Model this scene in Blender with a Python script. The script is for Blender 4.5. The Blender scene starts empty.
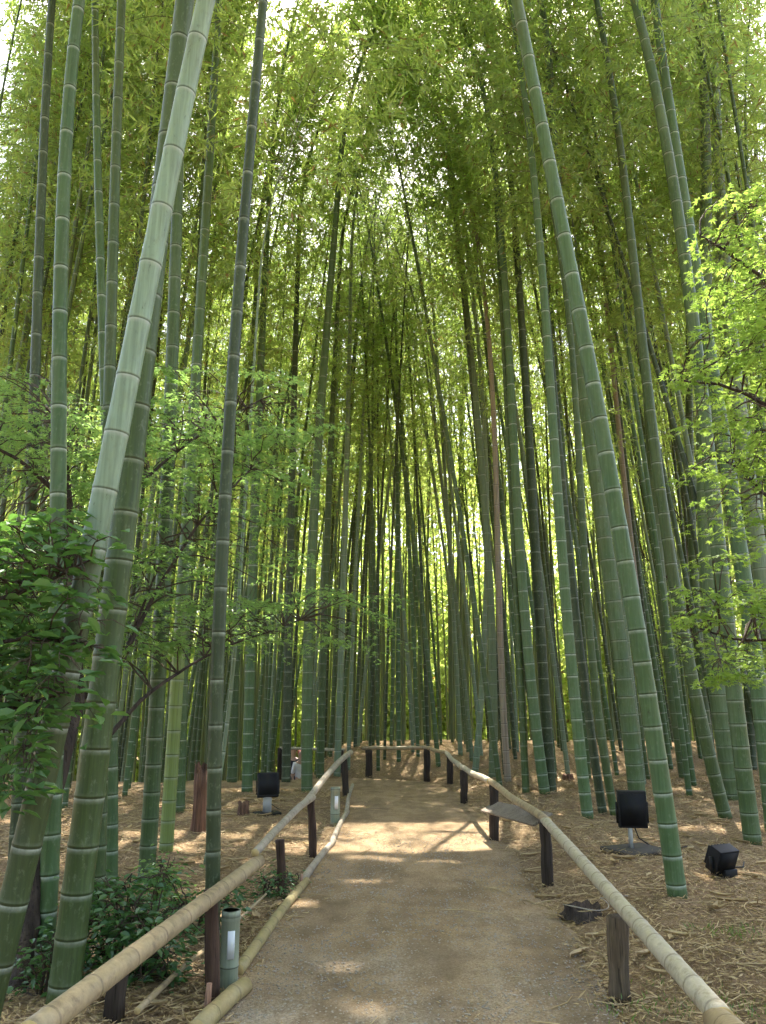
import bpy, bmesh, math, random
import numpy as np
from mathutils import Vector, Matrix, Quaternion
R = np.random.default_rng(7); random.seed(7)
sc = bpy.context.scene; C = sc.collection
PI = math.pi
# ------------------------------------------------------------------ camera
F, CX, CY, P, H = 768.0, 383.0, 512.0, math.radians(13.5), 1.6
cp, sp = math.cos(P), math.sin(P)
cam = bpy.data.objects.new('camera', bpy.data.cameras.new('camera')); C.objects.link(cam)
cam.location = (0, 0, H); cam.rotation_euler = (PI/2 + P, 0, 0)
cam.data.sensor_fit = 'HORIZONTAL'; cam.data.sensor_width = 36; cam.data.lens = 36*F/766
cam.data.clip_end = 3000; cam.data.clip_start = 0.05; sc.camera = cam

def ray(px, py):
    u, v = (px-CX)/F, (CY-py)/F
    return np.array([u, cp - v*sp, sp + v*cp])
def at(px, py, Y):                       # point of that sight line at ground distance Y
    d = ray(px, py); t = Y/d[1]
    return np.array([d[0]*t, Y, H + d[2]*t])
def sstep(a, b, x):
    t = np.clip((x-a)/(b-a), 0, 1); return t*t*(3-2*t)
def lump(x, y):
    return (np.sin(x*1.3+y*.7)*.5 + np.sin(x*2.9-y*1.7+1)*.3 + np.sin(x*5.1+y*4.3+2)*.2)
PL = [(-1.02,2.2),(-.93,3.5),(-.92,4.4),(-.9,5.6),(-.86,7.0),(-.72,8.6),(-.62,10.5),(-.55,12.5),(-.72,14.1),(-1.2,14.6)]
PR = [(1.12,2.2),(1.17,3.5),(1.25,4.6),(1.30,5.8),(1.33,7.2),(1.38,9.3),(1.36,11.5),(1.26,13.5),(1.1,15.2),(.85,16.3)]
def xl(y): return np.interp(y, [p[1] for p in PL], [p[0] for p in PL])
def xr(y): return np.interp(y, [p[1] for p in PR], [p[0] for p in PR])
def hgt(x, y):
    x = np.asarray(x, float); y = np.asarray(y, float)
    near = sstep(0, 3, 30-y)
    r = sstep(.0, .75, x - xr(y)) * sstep(18, 15.5, y)*.13
    l = sstep(.0, .6, xl(y) - .1 - x) * sstep(15, 12.5, y)*.03
    bank = sstep(16.5, 18.6, y)*sstep(-2.2, -.6, x)*.26
    dip = -1.55*sstep(15.5, 21, y)*sstep(-1.3, -2.2, x)
    far = -3.2*sstep(24, 48, y)
    b = sstep(.0, .8, x - xr(y)) + sstep(.0, .8, xl(y)-x) + sstep(16.4, 17.2, y)
    return r + l + bank + dip + far + .035*lump(x, y)*np.clip(b, 0, 1)
def gnd(px, py):                         # where that sight line meets the ground
    z = 0.
    for _ in range(12):
        d = ray(px, py); t = (z-H)/d[2]; p = np.array([d[0]*t, d[1]*t, z]); z = float(hgt(p[0], p[1]))
    p[2] = z; return p

# ------------------------------------------------------------------ materials
def newmat(name):
    m = bpy.data.materials.new(name); m.use_nodes = True
    nt = m.node_tree; nt.nodes.clear()
    o = nt.nodes.new('ShaderNodeOutputMaterial'); return m, nt, o
class N:
    def __init__(s, nt): s.nt = nt
    def __call__(s, t, **k):
        n = s.nt.nodes.new(t)
        ins = k.pop('i', {})
        for a, b in k.items(): setattr(n, a, b)
        for a, b in ins.items():
            if isinstance(b, bpy.types.NodeSocket): s.nt.links.new(b, n.inputs[a])
            else: n.inputs[a].default_value = b
        return n
def ramp(n, fac, stops):
    r = n('ShaderNodeValToRGB', i={0: fac}); e = r.color_ramp.elements
    while len(e) < len(stops): e.new(.5)
    for k, (p, c) in enumerate(stops):
        e[k].position = p; e[k].color = (*c, 1) if len(c) == 3 else c
    return r.outputs[0]
def mix(n, f, a, b, mode='MIX'):
    m = n('ShaderNodeMix', data_type='RGBA', blend_type=mode)
    for k, v in ((0, f), (6, a), (7, b)):
        if isinstance(v, bpy.types.NodeSocket): n.nt.links.new(v, m.inputs[k])
        else: m.inputs[k].default_value = v if k == 0 else (*v, 1)
    return m.outputs[2]
def math_(n, op, a, b=0., c=0., clamp=False):
    return n('ShaderNodeMath', operation=op, use_clamp=clamp, i={0: a, 1: b, 2: c}).outputs[0]
def noise(n, vec, scale, detail=4, rough=.55, out=0):
    return n('ShaderNodeTexNoise', i={'Vector': vec, 'Scale': scale, 'Detail': detail, 'Roughness': rough}).outputs[out]
def mapped(n, src, scale):
    return n('ShaderNodeMapping', i={0: src, 3: scale}).outputs[0]
def principled(n, o, col, rough, bump=None, bs=.3, dist=.01, spec=.5):
    b = n('ShaderNodeBsdfPrincipled', i={'Base Color': col if isinstance(col, bpy.types.NodeSocket) else (*col, 1), 'Roughness': rough, 'Specular IOR Level': spec})
    if bump is not None:
        bp = n('ShaderNodeBump', i={'Strength': bs, 'Distance': dist, 'Height': bump})
        n.nt.links.new(bp.outputs[0], b.inputs['Normal'])
    n.nt.links.new(b.outputs[0], o.inputs[0]); return b

def culm_material(name, a, b, c, ring=(.28, .31, .23), lichen=.35, foot=None):
    m, nt, o = newmat(name); n = N(nt)
    tc = n('ShaderNodeTexCoord').outputs['Object']; oi = n('ShaderNodeObjectInfo').outputs['Random']
    col = ramp(n, oi, [(0, a), (.5, b), (1, c)])
    blot = noise(n, mapped(n, tc, (3, 3, .6)), 2.2, 5, .6)
    col = mix(n, math_(n, 'MULTIPLY', ramp(n, blot, [(.45, (0, 0, 0)), (.7, (1, 1, 1))]), lichen), col, (.19, .24, .14))
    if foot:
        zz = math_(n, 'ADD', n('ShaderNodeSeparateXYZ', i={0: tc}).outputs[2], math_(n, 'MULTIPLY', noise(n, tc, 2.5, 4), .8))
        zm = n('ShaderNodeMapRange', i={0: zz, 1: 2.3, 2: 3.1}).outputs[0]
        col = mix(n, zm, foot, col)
    sp = noise(n, mapped(n, tc, (9, 9, 5)), 3.5, 6, .7)
    col = mix(n, ramp(n, sp, [(.55, (0, 0, 0)), (.68, (.45, .45, .45))]), col, (.20, .24, .15))
    sp2 = noise(n, mapped(n, tc, (14, 14, 4)), 2.1, 6, .75)
    col = mix(n, ramp(n, sp2, [(.60, (0, 0, 0)), (.70, (.7, .7, .7))]), col, (.045, .05, .025))
    strk = noise(n, mapped(n, tc, (60, 60, 1.2)), 1, 4, .6)
    col = mix(n, .75, col, ramp(n, strk, [(.3, (.62, .62, .58)), (.7, (1.2, 1.2, 1.15))]), 'MULTIPLY')
    age = noise(n, mapped(n, tc, (1.5, 1.5, .35)), 1.3, 2)
    col = mix(n, ramp(n, age, [(.55, (0, 0, 0)), (.8, (.4, .4, .4))]), col, (.13, .115, .045))
    nd = n('ShaderNodeAttribute', attribute_name='node').outputs['Fac']
    brk = math_(n, 'ADD', math_(n, 'MULTIPLY', noise(n, tc, 18, 4, .7), 2.2), -.35)
    col = mix(n, math_(n, 'MULTIPLY', math_(n, 'MAXIMUM', nd, 0.), brk, clamp=True), col, ring)
    col = mix(n, math_(n, 'MAXIMUM', math_(n, 'MULTIPLY', nd, -1.), 0., clamp=True), col, (.035, .035, .02))
    rg = math_(n, 'ADD', math_(n, 'MULTIPLY', blot, .35), .32)
    principled(n, o, col, rg, strk, .15, .004, .34)
    return m
M_culm = culm_material('culm_green', (.058, .098, .030), (.082, .132, .048), (.13, .165, .085))
M_culm_olive = culm_material('culm_olive', (.055, .088, .025), (.065, .10, .03), (.06, .09, .035), lichen=.2)
M_culm_pale = culm_material('culm_pale', (.18, .24, .16), (.19, .25, .16), (.18, .24, .15), ring=(.40, .43, .36), lichen=.5)
M_culm_blue = culm_material('culm_bluegreen', (.065, .120, .042), (.085, .148, .058), (.068, .120, .042), ring=(.42, .46, .38), lichen=.25)
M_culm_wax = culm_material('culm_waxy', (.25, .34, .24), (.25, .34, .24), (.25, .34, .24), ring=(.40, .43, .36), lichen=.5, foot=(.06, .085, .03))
M_culm_dark = culm_material('culm_dark', (.038, .055, .022), (.042, .06, .024), (.045, .065, .028), lichen=.2)
M_culm_sunfoot = culm_material('culm_sunlit_foot', (.082, .132, .048), (.082, .132, .048), (.082, .132, .048), lichen=.1, foot=(.19, .25, .07))  # ordinary green culm; sunlight on its lower stretch is painted as a lime foot
M_culm_dead = culm_material('culm_dead', (.28, .22, .16), (.28, .22, .16), (.28, .22, .16), ring=(.36, .3, .24), lichen=.25)

def leaf_material(name, refl, trans, r2=None, t2=None, gloss=.05, rough=.45, tf=.5, dead=None):
    m, nt, o = newmat(name); n = N(nt)
    at_ = n('ShaderNodeAttribute', attribute_name='rnd').outputs['Fac']
    oi = n('ShaderNodeObjectInfo').outputs['Random']
    f = math_(n, 'ADD', math_(n, 'MULTIPLY', at_, .6), math_(n, 'MULTIPLY', oi, .4))
    rc = mix(n, f, refl, r2 or refl); tcx = mix(n, f, trans, t2 or trans)
    if dead:
        dd = math_(n, 'GREATER_THAN', at_, 1-dead)
        rc = mix(n, dd, rc, (.22, .15, .05)); tcx = mix(n, dd, tcx, (.3, .2, .05))
    d = n('ShaderNodeBsdfDiffuse', i={0: rc}); t = n('ShaderNodeBsdfTranslucent', i={0: tcx})
    s = n('ShaderNodeMixShader', i={0: tf, 1: d.outputs[0], 2: t.outputs[0]})
    g = n('ShaderNodeBsdfGlossy', i={0: (.9, .95, .9, 1), 'Roughness': rough})
    s2 = n('ShaderNodeMixShader', i={0: gloss, 1: s.outputs[0], 2: g.outputs[0]})
    nt.links.new(s2.outputs[0], o.inputs[0]); return m
M_leaf = leaf_material('bamboo_leaf', (.11, .18, .04), (.39, .60, .11), (.17, .22, .06), (.59, .72, .13), tf=.55, dead=.04)
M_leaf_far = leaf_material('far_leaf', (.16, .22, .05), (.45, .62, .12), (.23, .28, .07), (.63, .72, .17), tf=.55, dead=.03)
M_maple = leaf_material('maple_leaf_green', (.12, .23, .075), (.28, .50, .13), (.18, .29, .08), (.42, .62, .15), gloss=.03)
M_maple_y = leaf_material('maple_leaf_yellow', (.15, .26, .04), (.36, .56, .09), (.22, .32, .06), (.52, .66, .12), gloss=.03)
M_ever = leaf_material('evergreen_leaf', (.05, .13, .035), (.14, .34, .05), (.09, .18, .05), (.22, .42, .07), gloss=.05, rough=.45, tf=.3)
M_shrub = leaf_material('shrub_leaf', (.045, .115, .035), (.10, .26, .04), (.07, .15, .04), (.16, .34, .05), gloss=.06, rough=.35, tf=.3)
M_grass = leaf_material('grass_leaf', (.08, .16, .03), (.18, .32, .04), (.11, .19, .04), (.24, .36, .05))
M_litter = leaf_material('litter_leaf', (.23, .145, .065), (.2, .12, .05), (.64, .49, .27), (.3, .2, .1), tf=.12, gloss=.02)

def wood_material(name, a, b, scale=(40, 40, 2), rough=.8, bs=.5):
    m, nt, o = newmat(name); n = N(nt)
    tc = n('ShaderNodeTexCoord').outputs['Object']
    v = noise(n, mapped(n, tc, scale), 1, 6, .65)
    col = mix(n, ramp(n, v, [(.3, (0, 0, 0)), (.7, (1, 1, 1))]), a, b)
    v2 = noise(n, tc, 3, 3); col = mix(n, .6, col, ramp(n, v2, [(.3, (.55, .5, .45)), (.7, (1.2, 1.2, 1.2))]), 'MULTIPLY')
    crk = noise(n, mapped(n, tc, (90, 90, 3)), 1, 3, .5)
    col = mix(n, ramp(n, crk, [(.33, (.7, .7, .7)), (.43, (0, 0, 0))]), col, tuple(q*.25 for q in a))
    principled(n, o, col, rough, math_(n, 'ADD', v, crk), bs, .012, .25); return m
M_post = wood_material('post_dark', (.022, .016, .012), (.075, .055, .042))
M_post_red = wood_material('post_red', (.045, .026, .018), (.11, .065, .045))
M_post_grey = wood_material('post_grey', (.06, .045, .03), (.20, .145, .095))
M_bark = wood_material('bark', (.03, .022, .018), (.10, .075, .06), (14, 14, 3), bs=1)
M_twig = wood_material('twig', (.05, .035, .025), (.12, .09, .06), (30, 30, 5))
M_bbranch = wood_material('bamboo_branch', (.12, .13, .06), (.2, .19, .09), (30, 30, 5))
M_stump = wood_material('stump_wood', (.06, .03, .02), (.25, .14, .09), (25, 25, 2), bs=1)
M_board = wood_material('board', (.17, .14, .11), (.32, .27, .21), (5, 60, 30))
M_stake = wood_material('stake', (.28, .15, .10), (.45, .27, .18), (40, 40, 3))
def plain(name, col, rough=.5, spec=.5, var=.25, scale=8):
    m, nt, o = newmat(name); n = N(nt)
    tc = n('ShaderNodeTexCoord').outputs['Object']; v = noise(n, tc, scale, 5)
    c = mix(n, v, tuple(x*(1-var) for x in col), tuple(min(1, x*(1+var)) for x in col))
    principled(n, o, c, rough, v, .15, .004, spec); return m
M_black = plain('black_metal', (.014, .014, .015), .6, .25)
M_lens = plain('lamp_glass', (.010, .010, .011), .6, .2)
M_slab = plain('slab', (.07, .06, .05), .8, .3, .4, 12)
M_grey = plain('grey_metal', (.45, .44, .42), .45)
M_label = plain('white_strip', (.72, .74, .75), .5)
M_cut = plain('cut_wood', (.5, .36, .16), .7, .3, .3, 60)

def pole_material(name, a, b, dirt):
    m, nt, o = newmat(name); n = N(nt)
    tc = n('ShaderNodeTexCoord').outputs['Object']
    uv = n('ShaderNodeAttribute', attribute_name='along').outputs['Fac']
    v = noise(n, tc, 5, 6, .6); s = noise(n, tc, 40, 4, .7)
    oi = n('ShaderNodeObjectInfo').outputs['Random']
    col = mix(n, v, a, b)
    col = mix(n, ramp(n, noise(n, tc, 11, 6, .7), [(.52, (0, 0, 0)), (.68, (.8, .8, .8))]), col, dirt)
    col = mix(n, .6, col, ramp(n, s, [(.3, (.7, .7, .7)), (.7, (1.15, 1.15, 1.15))]), 'MULTIPLY')
    nd = n('ShaderNodeAttribute', attribute_name='node').outputs['Fac']
    col = mix(n, math_(n, 'MULTIPLY', math_(n, 'MAXIMUM', math_(n, 'MULTIPLY', nd, -1.), 0., clamp=True), .45), col, (.12, .085, .055))
    principled(n, o, col, .5, s, .2, .004, .4); return m
M_rail = pole_material('rail_tan', (.32, .235, .13), (.44, .34, .20), (.16, .115, .07))
M_rail_grey = pole_material('rail_grey', (.42, .36, .25), (.56, .49, .37), (.24, .19, .12))
M_rail_old = pole_material('rail_old', (.30, .25, .19), (.45, .39, .30), (.14, .11, .08))
M_edge = pole_material('edge_pole', (.33, .27, .12), (.45, .34, .17), (.20, .19, .08))

# ground and path materials
m, nt, o = newmat('litter_ground'); n = N(nt)
pos = n('ShaderNodeNewGeometry').outputs['Position']
a_ = noise(n, pos, 1.1, 6, .62); b_ = noise(n, pos, 28, 6, .75); c_ = noise(n, pos, 5, 6, .7)
col = ramp(n, b_, [(.3, (.10, .06, .03)), (.5, (.27, .185, .10)), (.68, (.46, .345, .20))])
col = mix(n, ramp(n, a_, [(.42, (0, 0, 0)), (.62, (.8, .8, .8))]), col, mix(n, c_, (.17, .105, .06), (.34, .23, .13)))
vor = n('ShaderNodeTexVoronoi', feature='F1', i={'Vector': mapped(n, pos, (1, 1, .3)), 'Scale': 46.}).outputs[0]
bmp = math_(n, 'ADD', b_, math_(n, 'MULTIPLY', vor, .8))
principled(n, o, col, .95, bmp, .9, .03, .15); M_ground = m
m, nt, o = newmat('path_gravel'); n = N(nt)
geo = n('ShaderNodeNewGeometry').outputs['Position']; sx = n('ShaderNodeSeparateXYZ', i={0: geo})
a_ = noise(n, geo, .9, 5, .6); f_ = noise(n, geo, 75, 4, .8); v_ = n('ShaderNodeTexVoronoi', feature='F1', i={'Vector': geo, 'Scale': 70.})
grav = ramp(n, v_.outputs['Color'], [(.0, (.20, .17, .13)), (.6, (.39, .345, .28)), (1, (.57, .52, .44))])
grav = mix(n, .5, grav, ramp(n, f_, [(.35, (.45, .42, .4)), (.65, (1.3, 1.3, 1.3))]), 'MULTIPLY')
dirt = ramp(n, f_, [(.3, (.21, .14, .075)), (.55, (.40, .285, .165)), (.75, (.54, .42, .27))])
e = math_(n, 'ADD', math_(n, 'MULTIPLY', sx.outputs[1], -.28), math_(n, 'ADD', math_(n, 'MULTIPLY', a_, 2.2), .62))
col = mix(n, math_(n, 'MULTIPLY', math_(n, 'ADD', e, 0., clamp=True), .85), dirt, grav)
mid = noise(n, geo, 3.5, 4, .6)
dmp = noise(n, mapped(n, geo, (1.6, .5, 1)), 1.4, 5, .65)
col = mix(n, ramp(n, dmp, [(.40, (.55, .55, .55)), (.56, (0, 0, 0))]), col, (.17, .12, .07))
col = mix(n, .7, col, ramp(n, mid, [(.35, (.72, .68, .62)), (.65, (1.12, 1.12, 1.12))]), 'MULTIPLY')
bmp = math_(n, 'ADD', f_, math_(n, 'MULTIPLY', v_.outputs[0], -.9))
principled(n, o, col, .93, bmp, .8, .012, .15); M_path = m
M_stone = plain('pebble', (.36, .31, .25), .95, .1, .5, 3)

# ------------------------------------------------------------------ helpers
def tag(o, label=None, cat=None, group=None, kind=None):
    if label: o['label'] = label
    if cat: o['category'] = cat
    if group: o['group'] = group
    if kind: o['kind'] = kind
    return o
def empty(name, loc=(0, 0, 0)):
    o = bpy.data.objects.new(name, None); C.objects.link(o); o.location = loc; o.empty_display_size = .1; return o
def obj(name, me, mat=None, parent=None):
    o = bpy.data.objects.new(name, me); C.objects.link(o)
    if mat and not me.materials:
        for mm in (mat if isinstance(mat, (list, tuple)) else [mat]): me.materials.append(mm)
    if parent: o.parent = parent
    return o
def npmesh(name, V, Q, attrs=None, smooth=False, mats=None):
    V = np.asarray(V, np.float32).reshape(-1, 3); Q = np.asarray(Q, np.int32); k = Q.shape[1]
    me = bpy.data.meshes.new(name)
    me.vertices.add(len(V)); me.vertices.foreach_set('co', V.ravel())
    me.loops.add(Q.size); me.loops.foreach_set('vertex_index', Q.ravel())
    me.polygons.add(len(Q)); me.polygons.foreach_set('loop_start', np.arange(0, Q.size, k, dtype=np.int32))
    try: me.polygons.foreach_set('loop_total', np.full(len(Q), k, np.int32))
    except Exception: pass
    if smooth: me.polygons.foreach_set('use_smooth', np.ones(len(Q), bool))
    if mats is not None: me.polygons.foreach_set('material_index', np.asarray(mats, np.int32))
    for a, v in (attrs or {}).items():
        at_ = me.attributes.new(a, 'FLOAT', 'POINT'); at_.data.foreach_set('value', np.asarray(v, np.float32))
    me.update(calc_edges=True); me.validate(); return me
def frames(pts):
    T = np.gradient(pts, axis=0); T /= np.linalg.norm(T, axis=1)[:, None] + 1e-9
    ref = np.array([0., 1, 0]) if abs(T[0][1]) < .9 else np.array([1., 0, 0])
    U = np.cross(T, ref); U /= np.linalg.norm(U, axis=1)[:, None] + 1e-9
    return T, U, np.cross(T, U)
def tube(pts, rad, sides=8, caps=True, wob=0.):
    """rings -> V, Q (quads); caps collapse to a point ring"""
    pts = np.asarray(pts, float); rad = np.asarray(rad, float)*np.ones(len(pts))
    if caps:
        pts = np.vstack([pts[:1], pts, pts[-1:]]); rad = np.concatenate([[1e-4], rad, [1e-4]])
    pf = pts.copy()
    if caps: pf[0] = pts[1]-(pts[2]-pts[1])*.01; pf[-1] = pts[-2]+(pts[-2]-pts[-3])*.01
    T, U, W = frames(pf); a = np.arange(sides)*2*PI/sides
    rr = rad[:, None]*(1+wob*np.sin(a*3+1.1)[None, :]*np.sin(np.arange(len(pts))*.9)[:, None])
    V = pts[:, None] + rr[..., None]*(np.cos(a)[None, :, None]*U[:, None]+np.sin(a)[None, :, None]*W[:, None])
    i = np.arange(len(pts)-1)[:, None]*sides; j = np.arange(sides)[None]; j2 = (j+1) % sides
    Q = np.stack([i+j, i+j2, i+sides+j2, i+sides+j], -1).reshape(-1, 4)
    return V.reshape(-1, 3), Q
class MB:
    def __init__(s): s.V = []; s.Q = []; s.M = []; s.n = 0; s.A = []
    def add(s, V, Q, mi=0, a=0.):
        s.V.append(np.asarray(V, float).reshape(-1, 3)); s.Q.append(np.asarray(Q)+s.n); s.M.append(np.full(len(Q), mi)); s.n += len(s.V[-1])
        s.A.append(np.broadcast_to(np.asarray(a, float), (len(s.V[-1]),))); return s
    def tube(s, pts, rad, sides=8, mi=0, caps=True, wob=0.): return s.add(*tube(pts, rad, sides, caps, wob), mi)
    def box(s, c, size, rot=None, mi=0):
        v = np.array([[x, y, z] for x in (-.5, .5) for y in (-.5, .5) for z in (-.5, .5)])*size
        if rot is not None: v = v @ np.array(rot).T
        return s.add(v+np.asarray(c), [[0, 1, 3, 2], [4, 6, 7, 5], [0, 4, 5, 1], [2, 3, 7, 6], [0, 2, 6, 4], [1, 5, 7, 3]], mi)
    def build(s, name, mat, parent=None, smooth=False, attr='rnd', bevel=0):
        me = npmesh(name, np.vstack(s.V), np.vstack(s.Q), {attr: np.concatenate(s.A)}, smooth, np.concatenate(s.M))
        o = obj(name, me, mat, parent)
        if bevel:
            b = o.modifiers.new('bevel', 'BEVEL'); b.width = bevel; b.segments = 2; b.limit_method = 'ANGLE'
        return o
def Rz(a): return np.array(Matrix.Rotation(a, 3, 'Z'))
def Rx(a): return np.array(Matrix.Rotation(a, 3, 'X'))
def unit(v): return v/(np.linalg.norm(v, axis=-1, keepdims=True)+1e-9)
def rand_unit(k): return unit(R.normal(size=(k, 3)))

# leaves: base, direction, length, width -> diamond quads
def blade_quads(B, D, L, W, Nn=None, fold=0.):
    k = len(B); D = unit(D)
    S = np.cross(D, Nn if Nn is not None else rand_unit(k)); S = unit(S)
    L = L[:, None]; W = W[:, None]
    V = np.stack([B, B+D*L*.38+S*W*.5, B+D*L, B+D*L*.38-S*W*.5], 1)
    return V
def quads_mesh(name, V4, rnd):
    k = len(V4); Q = np.arange(4*k).reshape(k, 4)
    return npmesh(name, V4.reshape(-1, 3), Q, {'rnd': np.repeat(rnd, 4)})

# ------------------------------------------------------------------ bamboo
SUN_EL, SUN_AZ = math.radians(60), math.radians(4)      # azimuth measured from straight ahead (+Y) towards +X
SD = np.array([math.sin(SUN_AZ)*math.cos(SUN_EL), math.cos(SUN_AZ)*math.cos(SUN_EL), math.sin(SUN_EL)])
GAPS = [(.3, 10.3, 1.9, .32, .05), (.35, 9.65, 1.6, .24, -.04), (.1, 9.05, 1.6, .32, .06), (-.2, 7.4, .3, .06, .15), (4.2, 9.4, .8, .2, .1), (2.9, 6.9, .4, .15, .2), (3.2, 14.5, .9, .2, 0), (5, 13, .8, .2, 0), (-4.2, 10.5, .7, .25, 0), (-2.4, 14, .8, .2, 0), (1.6, 9.9, .5, .3, .5), (-.1, 8.35, .28, .12, 0), (.55, 8.2, .2, .1, .2), (-2.2, 9.6, 1.5, .2, .1),
        (-2.0, 8.9, 1.3, .3, .1), (-3.2, 8.0, .5, .3, 0), (-1.5, 8.1, .4, .15, 0), (-1.3, 6.2, .25, .15, 0), (-.5, 6.6, .3, .1, 0), (-.45, 5.2, .3, .06, .1), (-.2, 4.55, .2, .06, 0),
        (.2, 16.0, 1.0, .12, 0), (-.35, 12.2, .3, .1, 0), (-1.7, 5.2, .25, .15, 0), (2.6, 8.6, .25, .14, 0), (3.4, 11, .4, .15, 0), (2.6, 13, .4, .15, .1), (-3.0, 12.2, .5, .2, 0),
        (2.1, 2.8, .8, .6, 0), (2.2, 4.0, .6, .35, 0), (2.4, 2.0, .6, .3, 0), (-1.9, 4.4, .4, .25, 0), (-1.2, 5.0, .3, .15, 0), (-2.6, 3.9, .4, .3, 0), (-2.2, 3.2, .3, .2, 0), (-3.0, 4.8, .4, .3, 0), (-1.75, 1.6, .3, .6, 0)]
def in_gap(W):                           # leaves whose shadow would fall on the sunlit patches of ground: cut out of the crowns to let the sun through
    g = W[:, :2]-SD[:2]*(W[:, 2:3]/SD[2]); m_ = np.zeros(len(W), bool)
    for (x, y, a, b, t) in GAPS:
        dx = g[:, 0]-x; dy = g[:, 1]-y-t*dx+.03*np.sin(dx*9+x)
        m_ |= ((np.abs(dx/a)**3+np.abs(dy/b)**2) < 1.25) & ((np.sin(g[:, 0]*8.7+y*3)+np.sin(g[:, 1]*13+g[:, 0]*5+x*7) > -.45) if 1 < y and not 9 < y < 10.4 else True)
    return m_ & (W[:, 2] > 2.5)
def axis_eval(ax, z):
    zs = ax[:, 2]; return np.stack([np.interp(z, zs, ax[:, 0]), np.interp(z, zs, ax[:, 1]), z], -1)
def culm_mesh(name, axis, r0, sides=8, i0=.2, i1=.34, ring=1.):
    """axis: dense Nx3 points by arc length; r0 base radius"""
    seg = np.linalg.norm(np.diff(axis, axis=0), axis=1); s = np.concatenate([[0], np.cumsum(seg)]); Ls = s[-1]
    nodes = []; q = .12
    while q < Ls-.4:
        nodes.append(q); t = q/Ls
        q += (i0+(i1-i0)*min(1, t*4))*(1-.35*t)*R.uniform(.93, 1.07)
    ss = [0.]; at_ = [0.]; rs = [1.05]
    hw = .011
    for k, nd in enumerate(nodes):
        for ds, a, rr in ((-.032, 0, 1.), (-.016, .45*ring, 1.005), (-.004, 1.*ring, 1.015), (.001, -.8, .99), (.006, -.4, 1.04), (.013, .15*ring, 1.045), (.03, 0, 1.)):
            ss.append(nd+ds); at_.append(a); rs.append(rr)
        if k+1 < len(nodes): ss.append((nd+nodes[k+1])/2); at_.append(0); rs.append(.985)
    ss.append(Ls); at_.append(0); rs.append(1.)
    ss = np.array(ss); t = ss/Ls
    rad = r0*(1-.93*t**1.5)*np.array(rs)
    pts = np.stack([np.interp(ss, s, axis[:, k]) for k in range(3)], -1)
    V, Q = tube(pts, rad, sides, True)
    A = np.repeat(np.concatenate([[0], at_, [0]]), sides)
    return npmesh(name, V, Q, {'node': A}, True), s, Ls
def crown(axis, r0, zb, dens=1., leafk=1., spread=1., ls=1., kk0=7.):
    """side branches and leaves along the part of the axis above height zb -> branch MB data, leaf quads"""
    seg = np.linalg.norm(np.diff(axis, axis=0), axis=1); s = np.concatenate([[0], np.cumsum(seg)]); Ls = s[-1]
    s0 = np.interp(zb, axis[:, 2], s) if axis[-1, 2] > zb else s[-1]*.6
    bV = []; B = []; D = []; ang = R.uniform(0, 6.28)
    br = MB(); q = s0
    while q < Ls-.05:
        t = (q-s0)/(Ls-s0+1e-6)
        p = np.array([np.interp(q, s, axis[:, k]) for k in range(3)])
        ang += PI + R.normal(0, .35)
        for side in (0, 1):
            if R.random() > .96*dens+.1: continue
            a = ang + side*R.uniform(.5, 1.1)
            Lb = spread*R.uniform(1.0, 2.2)*(1-.42*t)*(.55+.45*min(1, t*5))*(1 if side == 0 else .65)
            el = R.uniform(.25, .85); dv = np.array([math.cos(a)*math.cos(el), math.sin(a)*math.cos(el), math.sin(el)])
            u = np.linspace(0, 1, 7)[:, None]
            pts = p + dv*Lb*u + np.array([0, 0, -1.])*Lb*.62*u**2.2
            br.tube(pts, np.linspace(.006, .0015, 7), 3, caps=False)
            k = max(4, int(Lb*(kk0+12*t)*leafk))
            for tt in R.uniform(.22, 1.0, k):
                b = pts[0]*0+np.array([np.interp(tt, u[:, 0], pts[:, c]) for c in range(3)])
                td = dv*.6 + R.normal(0, .6, 3) + np.array([0, 0, -.35]); td /= np.linalg.norm(td)
                tl = R.uniform(.18, .5)
                m_ = R.integers(7, 12)
                uu = R.uniform(.2, 1, m_)[:, None]
                B.append(b + td*tl*uu + R.normal(0, .015, (m_, 3))); D.append(td*.7+R.normal(0, .55, (m_, 3))+np.array([0, 0, -.55]))
        q += R.uniform(.22, .33)/dens**.5
    B = np.vstack(B); D = np.vstack(D); k = len(B)
    V4 = blade_quads(B, D, R.uniform(.09, .16, k)*ls, R.uniform(.018, .028, k)*ls)
    return br, V4

# hero culms traced where they stand: pixel polyline from base upward, base width in pixels
leafcount = 0
GROVE = 'bamboo culms of the grove'
heroes_xy = []
def dense(ctrl, Ltot, nod=.0, ndir=None):
    """smooth dense axis through control points, continued to arc height Ltot"""
    ctrl = np.array(ctrl); z = ctrl[:, 2]-ctrl[0, 2]
    deg = min(3 if len(ctrl) > 5 else 2, len(ctrl)-1)
    ztop = z[-1]
    px = np.polyfit(z, ctrl[:, 0], deg, w=np.where(np.arange(len(z)) == 0, 4, 1)); py = np.polyfit(z, ctrl[:, 1], 1)
    zz = np.linspace(0, Ltot, 70)
    zc = np.minimum(zz, ztop)
    sl = np.clip(np.polyval(np.polyder(px), ztop), -.35, .35)
    x = np.polyval(px, zc) + sl*(zz-zc)*1.0
    y = np.polyval(py, zc) + np.polyval(np.polyder(py), 0)*(zz-zc)
    t = np.clip((zz-.62*Ltot)/(.38*Ltot), 0, 1)
    nd = ndir if ndir is not None else np.array([math.copysign(1, -x[0]), 0.])
    x = x + nod*nd[0]*t**2*Ltot; y = y + nod*nd[1]*t**2*Ltot
    z3 = zz - nod*.5*t**3*Ltot*.35
    return np.stack([x-x[0]+ctrl[0, 0], y-y[0]+ctrl[0, 1], z3+ctrl[0, 2]-.03], -1)
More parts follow.
